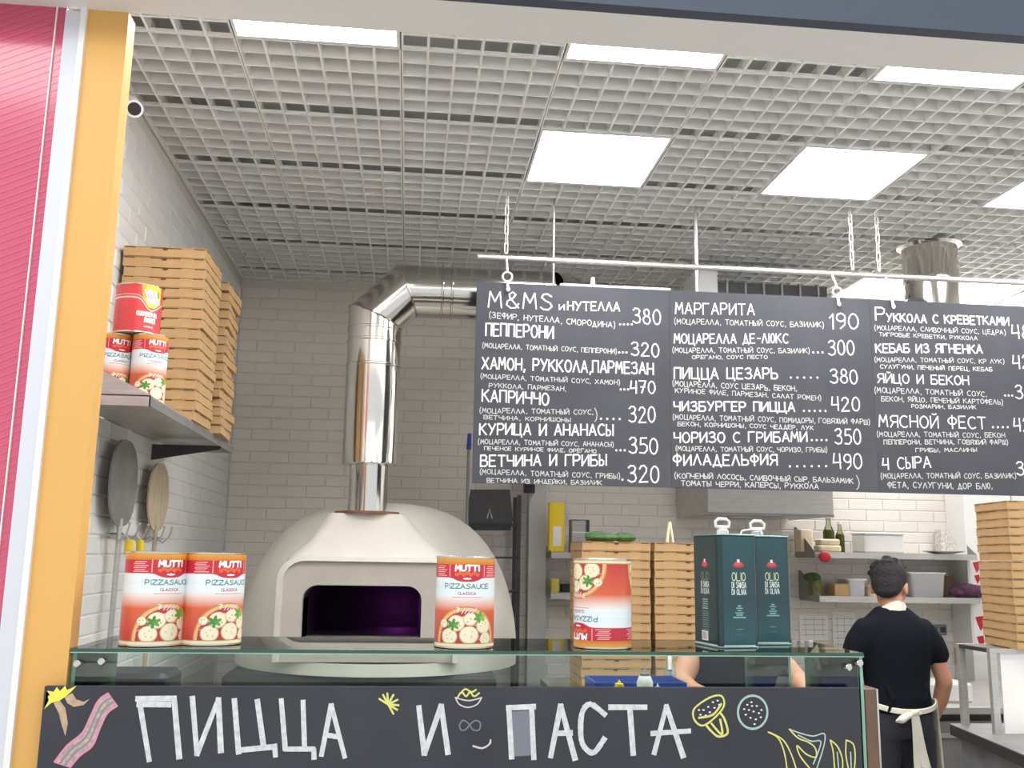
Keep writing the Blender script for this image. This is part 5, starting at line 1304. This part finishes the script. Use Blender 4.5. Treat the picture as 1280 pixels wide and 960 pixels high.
# arms
RS, RE, RW = (.170, 0, 1.262), (.262, -.015, 1.03), (.262, .11, .83)
LS, LE, LW_ = (-.170, 0, 1.262), (-.225, .05, 1.05), (-.12, .27, .935)
limb(bd, [RS, (.22, -.01, 1.16), RE], [.055, .048, .041]); limb(bd, [RE, (.266, .035, .94), RW], [.042, .040, .027])
limb(bd, [LS, (-.21, .02, 1.16), LE], [.055, .048, .041]); limb(bd, [LE, (-.18, .15, .99), LW_], [.042, .040, .027])
hand(bd, RW, (-.15, .5, -.7), (0, .3, 1), (-1, 0, 0)); hand(bd, LW_, (.1, .8, -.35), (0, .3, 1), (1, 0, 0))
for sx in (-1, 1):
    limb(bd, [(sx*.085, 0, .86), (sx*.095, .01, .66), (sx*.10, .02, .46)], [.092, .078, .055]); limb(bd, [(sx*.10, .02, .46), (sx*.105, 0, .30), (sx*.11, -.02, .10)], [.055, .054, .036])
    limb(bd, [(sx*.11, -.03, .05), (sx*.115, .06, .04), (sx*.12, .15, .03)], [.038, .04, .028])
narrow(bd, .90); blob('body', bd, M_skin, man, .0075, 3)
hr = MB()
def HE(x, y, z, rx, ry, rz, n=16): hr.ell(P(x, y, z), (rx*1.07, ry*1.07, rz*1.07), n, rot=Mh)
HE(0, -.016, .044, .083, .094, .086, 20); HE(0, -.048, .000, .073, .056, .066); HE(-.015, .01, .105, .05, .055, .03); HE(.01, -.02, .118, .035, .035, .026)
HE(0, -.062, -.035, .058, .032, .040)
for k in range(26):
    a_ = random.uniform(0, 2*PI); e_ = random.uniform(.1, 1.3)
    x, y, z = .082*math.cos(a_)*math.cos(e_), -.016+.090*math.sin(a_)*math.cos(e_), .05+.085*math.sin(e_)
    if y > .03 and z < .08: continue
    HE(x, y, z, .018, .018, .012, 8)
blob('hair', hr, M_hair, man, .007, 2)
sh = MB()
sh.loft([ering(x, y, z, rx, ry, 32) for z, rx, ry, x, y in ((.885, .170, .128, 0, 0), (.93, .172, .128, 0, 0), (1.0, .165, .120, 0, 0), (1.12, .178, .122, 0, 0), (1.22, .200, .122, 0, 0), (1.275, .200, .110, 0, 0), (1.310, .175, .095, 0, .002), (1.340, .130, .080, 0, .006), (1.365, .092, .070, .002, .012), (1.380, .070, .060, .003, .016))])
limb(sh, [(.155, 0, 1.265), (.205, -.005, 1.20), (.232, -.01, 1.155)], [.070, .072, .064], 18); limb(sh, [(-.155, 0, 1.265), (-.20, .01, 1.20), (-.222, .02, 1.155)], [.070, .072, .064], 18)
for k in range(5): sh.tube([(-.12+.05*k, -.118, .90+.01*k), (-.10+.05*k, -.123, .96), (-.13+.06*k, -.118, 1.03)], [.008, .012, .006], 6)
narrow(sh, .90); blob('t_shirt', sh, M_shirt, man, .011, 5)
pa = MB()
pa.loft([ering(0, 0, z, rx, ry, 28) for z, rx, ry in ((.78, .168, .120), (.84, .172, .126), (.90, .166, .120), (.925, .160, .112))])
for sx in (-1, 1): limb(pa, [(sx*.085, 0, .80), (sx*.098, .01, .66), (sx*.104, .015, .46), (sx*.108, 0, .28), (sx*.112, -.01, .12)], [.100, .092, .076, .068, .062], 18)
narrow(pa, .93); blob('trousers', pa, M_pants, man, .012, 5)
# shoes
for sx in (-1, 1):
    s_ = MB(); limb(s_, [(sx*.112, -.03, .045), (sx*.117, .06, .042), (sx*.12, .15, .034)], [.044, .046, .034], 12); blob('shoe', s_, M_black, man, .01, 3)
# apron: neck strap, waist strap, bow, side panels, front skirt
nk = [(-.062, .075, 1.335), (-.064, .03, 1.352), (-.056, -.018, 1.372), (-.034, -.046, 1.386), (0, -.056, 1.390), (.034, -.046, 1.386), (.056, -.018, 1.372), (.064, .03, 1.352), (.062, .075, 1.335)]
rgn = []
for q_ in nk:
    o_2 = Vector((q_[0], q_[1]-.02, 0)).normalized(); hh_ = .010+.012*(1-abs(q_[0])/.066)
    rgn.append([(q_[0], q_[1], q_[2]-hh_), (q_[0]+o_2.x*.008+.0, q_[1]+o_2.y*.010, q_[2]-hh_-.004), (q_[0]+o_2.x*.004, q_[1]+o_2.y*.006, q_[2]+hh_), (q_[0], q_[1], q_[2]+hh_)])
MB().loft(rgn).build('neck_strap', M_apron, man)
def band(zf, off, wd, a0, a1, n=28, rx=.166, ry=.130):
    mb = MB(); rg = []
    for k in range(n+1):
        t = R(a0+(a1-a0)*k/n); c, s = math.cos(t), math.sin(t); z = zf(t)
        x, y = rx*math.copysign(abs(c)**.83, c), ry*math.copysign(abs(s)**.83, s)
        rg.append([(x*(1+off), y*(1+off), z-wd/2), (x*(1+off+.03), y*(1+off+.03), z-wd/2+.003), (x*(1+off+.03), y*(1+off+.03), z+wd/2-.003), (x*(1+off), y*(1+off), z+wd/2)])
    return mb.loft(rg, 0, True, False)
band(lambda t: .905+.030*abs(math.cos(t))**2, .015, .026, 180, 360).build('waist_strap', M_apron, man)
bow = MB()
bow.tube([(0, -.140, .900), (-.03, -.158, .892), (-.065, -.155, .872), (-.085, -.152, .862), (-.06, -.150, .884), (-.02, -.146, .905)], [.008, .014, .018, .014, .012, .008], 8)
bow.tube([(0, -.142, .905), (.018, -.160, .912), (.03, -.156, .905), (.01, -.150, .896)], [.008, .012, .012, .008], 8); bow.ell((0, -.148, .902), (.016, .014, .014), 10)
blob('bow_knot', bow, M_apron, man, .005, 2)
for x0_, x1_, L in ((.0, .035, .24), (.008, .065, .33), (-.004, .0, .30)):
    MB().loft([[(x0_+(x1_-x0_)*k/6-.010, -.150-.004*math.sin(k), .90-L*k/6), (x0_+(x1_-x0_)*k/6+.012+.002*k, -.150-.006*math.cos(k), .90-L*k/6), (x0_+(x1_-x0_)*k/6+.012+.002*k, -.146-.006*math.cos(k), .90-L*k/6), (x0_+(x1_-x0_)*k/6-.010, -.146-.004*math.sin(k), .90-L*k/6)] for k in range(7)], 0, True, False).build('apron_tie', M_apron, man)
ap = MB(); rg = []
for k in range(9):
    z = .93-.52*k/8; w_ = 1+.015*k; ring = []
    for j in range(15):
        t = R(-18-0*k+(216+0*k)*j/14); rr = 1.0+.012*math.sin(j*2.1+k*.6)
        ring.append((.186*w_*math.cos(t)*rr, .140*w_*math.sin(t)*rr, z+(.02*abs(math.cos(t)))))
    rg.append(ring)
vv = [p for q_ in rg for p in q_]; ff = [(i*15+j, i*15+j+1, (i+1)*15+j+1, (i+1)*15+j) for i in range(8) for j in range(14)]
ap.add(vv, ff, 0, True); apo = ap.build('apron_skirt', M_apron, man); sm_ = apo.modifiers.new('s', 'SOLIDIFY'); sm_.thickness = .003

# --- second cook, bending behind the oil tins
p2 = thing('person', 'second cook in black bending behind the green oil tins, seen through the glass', 'person', (1.235, 3.62, 0))
b2 = MB(); P2, M2 = head(b2, (0, -.07, 1.405), R(-28), PI)
limb(b2, [(0, .02, 1.22), (0, -.01, 1.29), (0, -.04, 1.34)], [.07, .055, .052], 16)
b2.loft([ering(0, y, z, rx, ry) for z, rx, ry, y in ((.76, .14, .10, .06), (.88, .145, .10, .06), (1.0, .13, .09, .05), (1.12, .14, .095, .03), (1.22, .14, .09, .02), (1.28, .08, .05, .02))])
for sx in (-1, 1):
    limb(b2, [(sx*.14, .02, 1.245), (sx*.185, -.01, 1.205), (sx*.225, -.05, 1.15)], [.050, .046, .042]); limb(b2, [(sx*.225, -.05, 1.15), (sx*.21, -.16, 1.13), (sx*.15, -.27, 1.115)], [.040, .036, .026])
    hand(b2, (sx*.15, -.27, 1.115), (-sx*.5, -.7, -.05), (0, 0, 1), (-sx, 0, 0), .95)
    limb(b2, [(sx*.08, .06, .82), (sx*.09, .04, .62), (sx*.10, .03, .44)], [.09, .075, .055]); limb(b2, [(sx*.10, .03, .44), (sx*.10, .05, .28), (sx*.10, .06, .10)], [.053, .052, .036]); limb(b2, [(sx*.10, .07, .05), (sx*.105, -.02, .04), (sx*.11, -.10, .03)], [.037, .038, .028])
blob('body', b2, M_skin, p2, .0085, 3)
h2 = MB(); h2.ell(P2(0, -.02, .045), (.082, .092, .084), 18, rot=M2); h2.ell(P2(0, -.05, .0), (.072, .052, .06), 14, rot=M2); blob('hair', h2, M_hair, p2, .009, 2)
s2 = MB(); s2.loft([ering(0, y, z, rx, ry) for z, rx, ry, y in ((.74, .165, .125, .06), (.88, .165, .12, .06), (1.0, .155, .11, .05), (1.12, .155, .11, .03), (1.22, .150, .10, .02), (1.285, .085, .06, .02))])
for sx in (-1, 1): limb(s2, [(sx*.13, .02, 1.235), (sx*.160, .01, 1.215)], [.056, .055])
blob('t_shirt', s2, M_shirt, p2, .012, 4)
t2 = MB(); t2.loft([ering(0, .05, z, rx, ry) for z, rx, ry in ((.70, .16, .115), (.78, .16, .12), (.84, .15, .11))])
for sx in (-1, 1): limb(t2, [(sx*.08, .06, .74), (sx*.09, .04, .6), (sx*.10, .03, .44), (sx*.10, .055, .12)], [.095, .088, .07, .06])
blob('trousers', t2, M_pants, p2, .013, 4)
for sx in (-1, 1):
    s_ = MB(); limb(s_, [(sx*.10, .07, .045), (sx*.105, -.02, .042), (sx*.11, -.10, .034)], [.043, .044, .033], 12); blob('shoe', s_, M_black, p2, .011, 3)
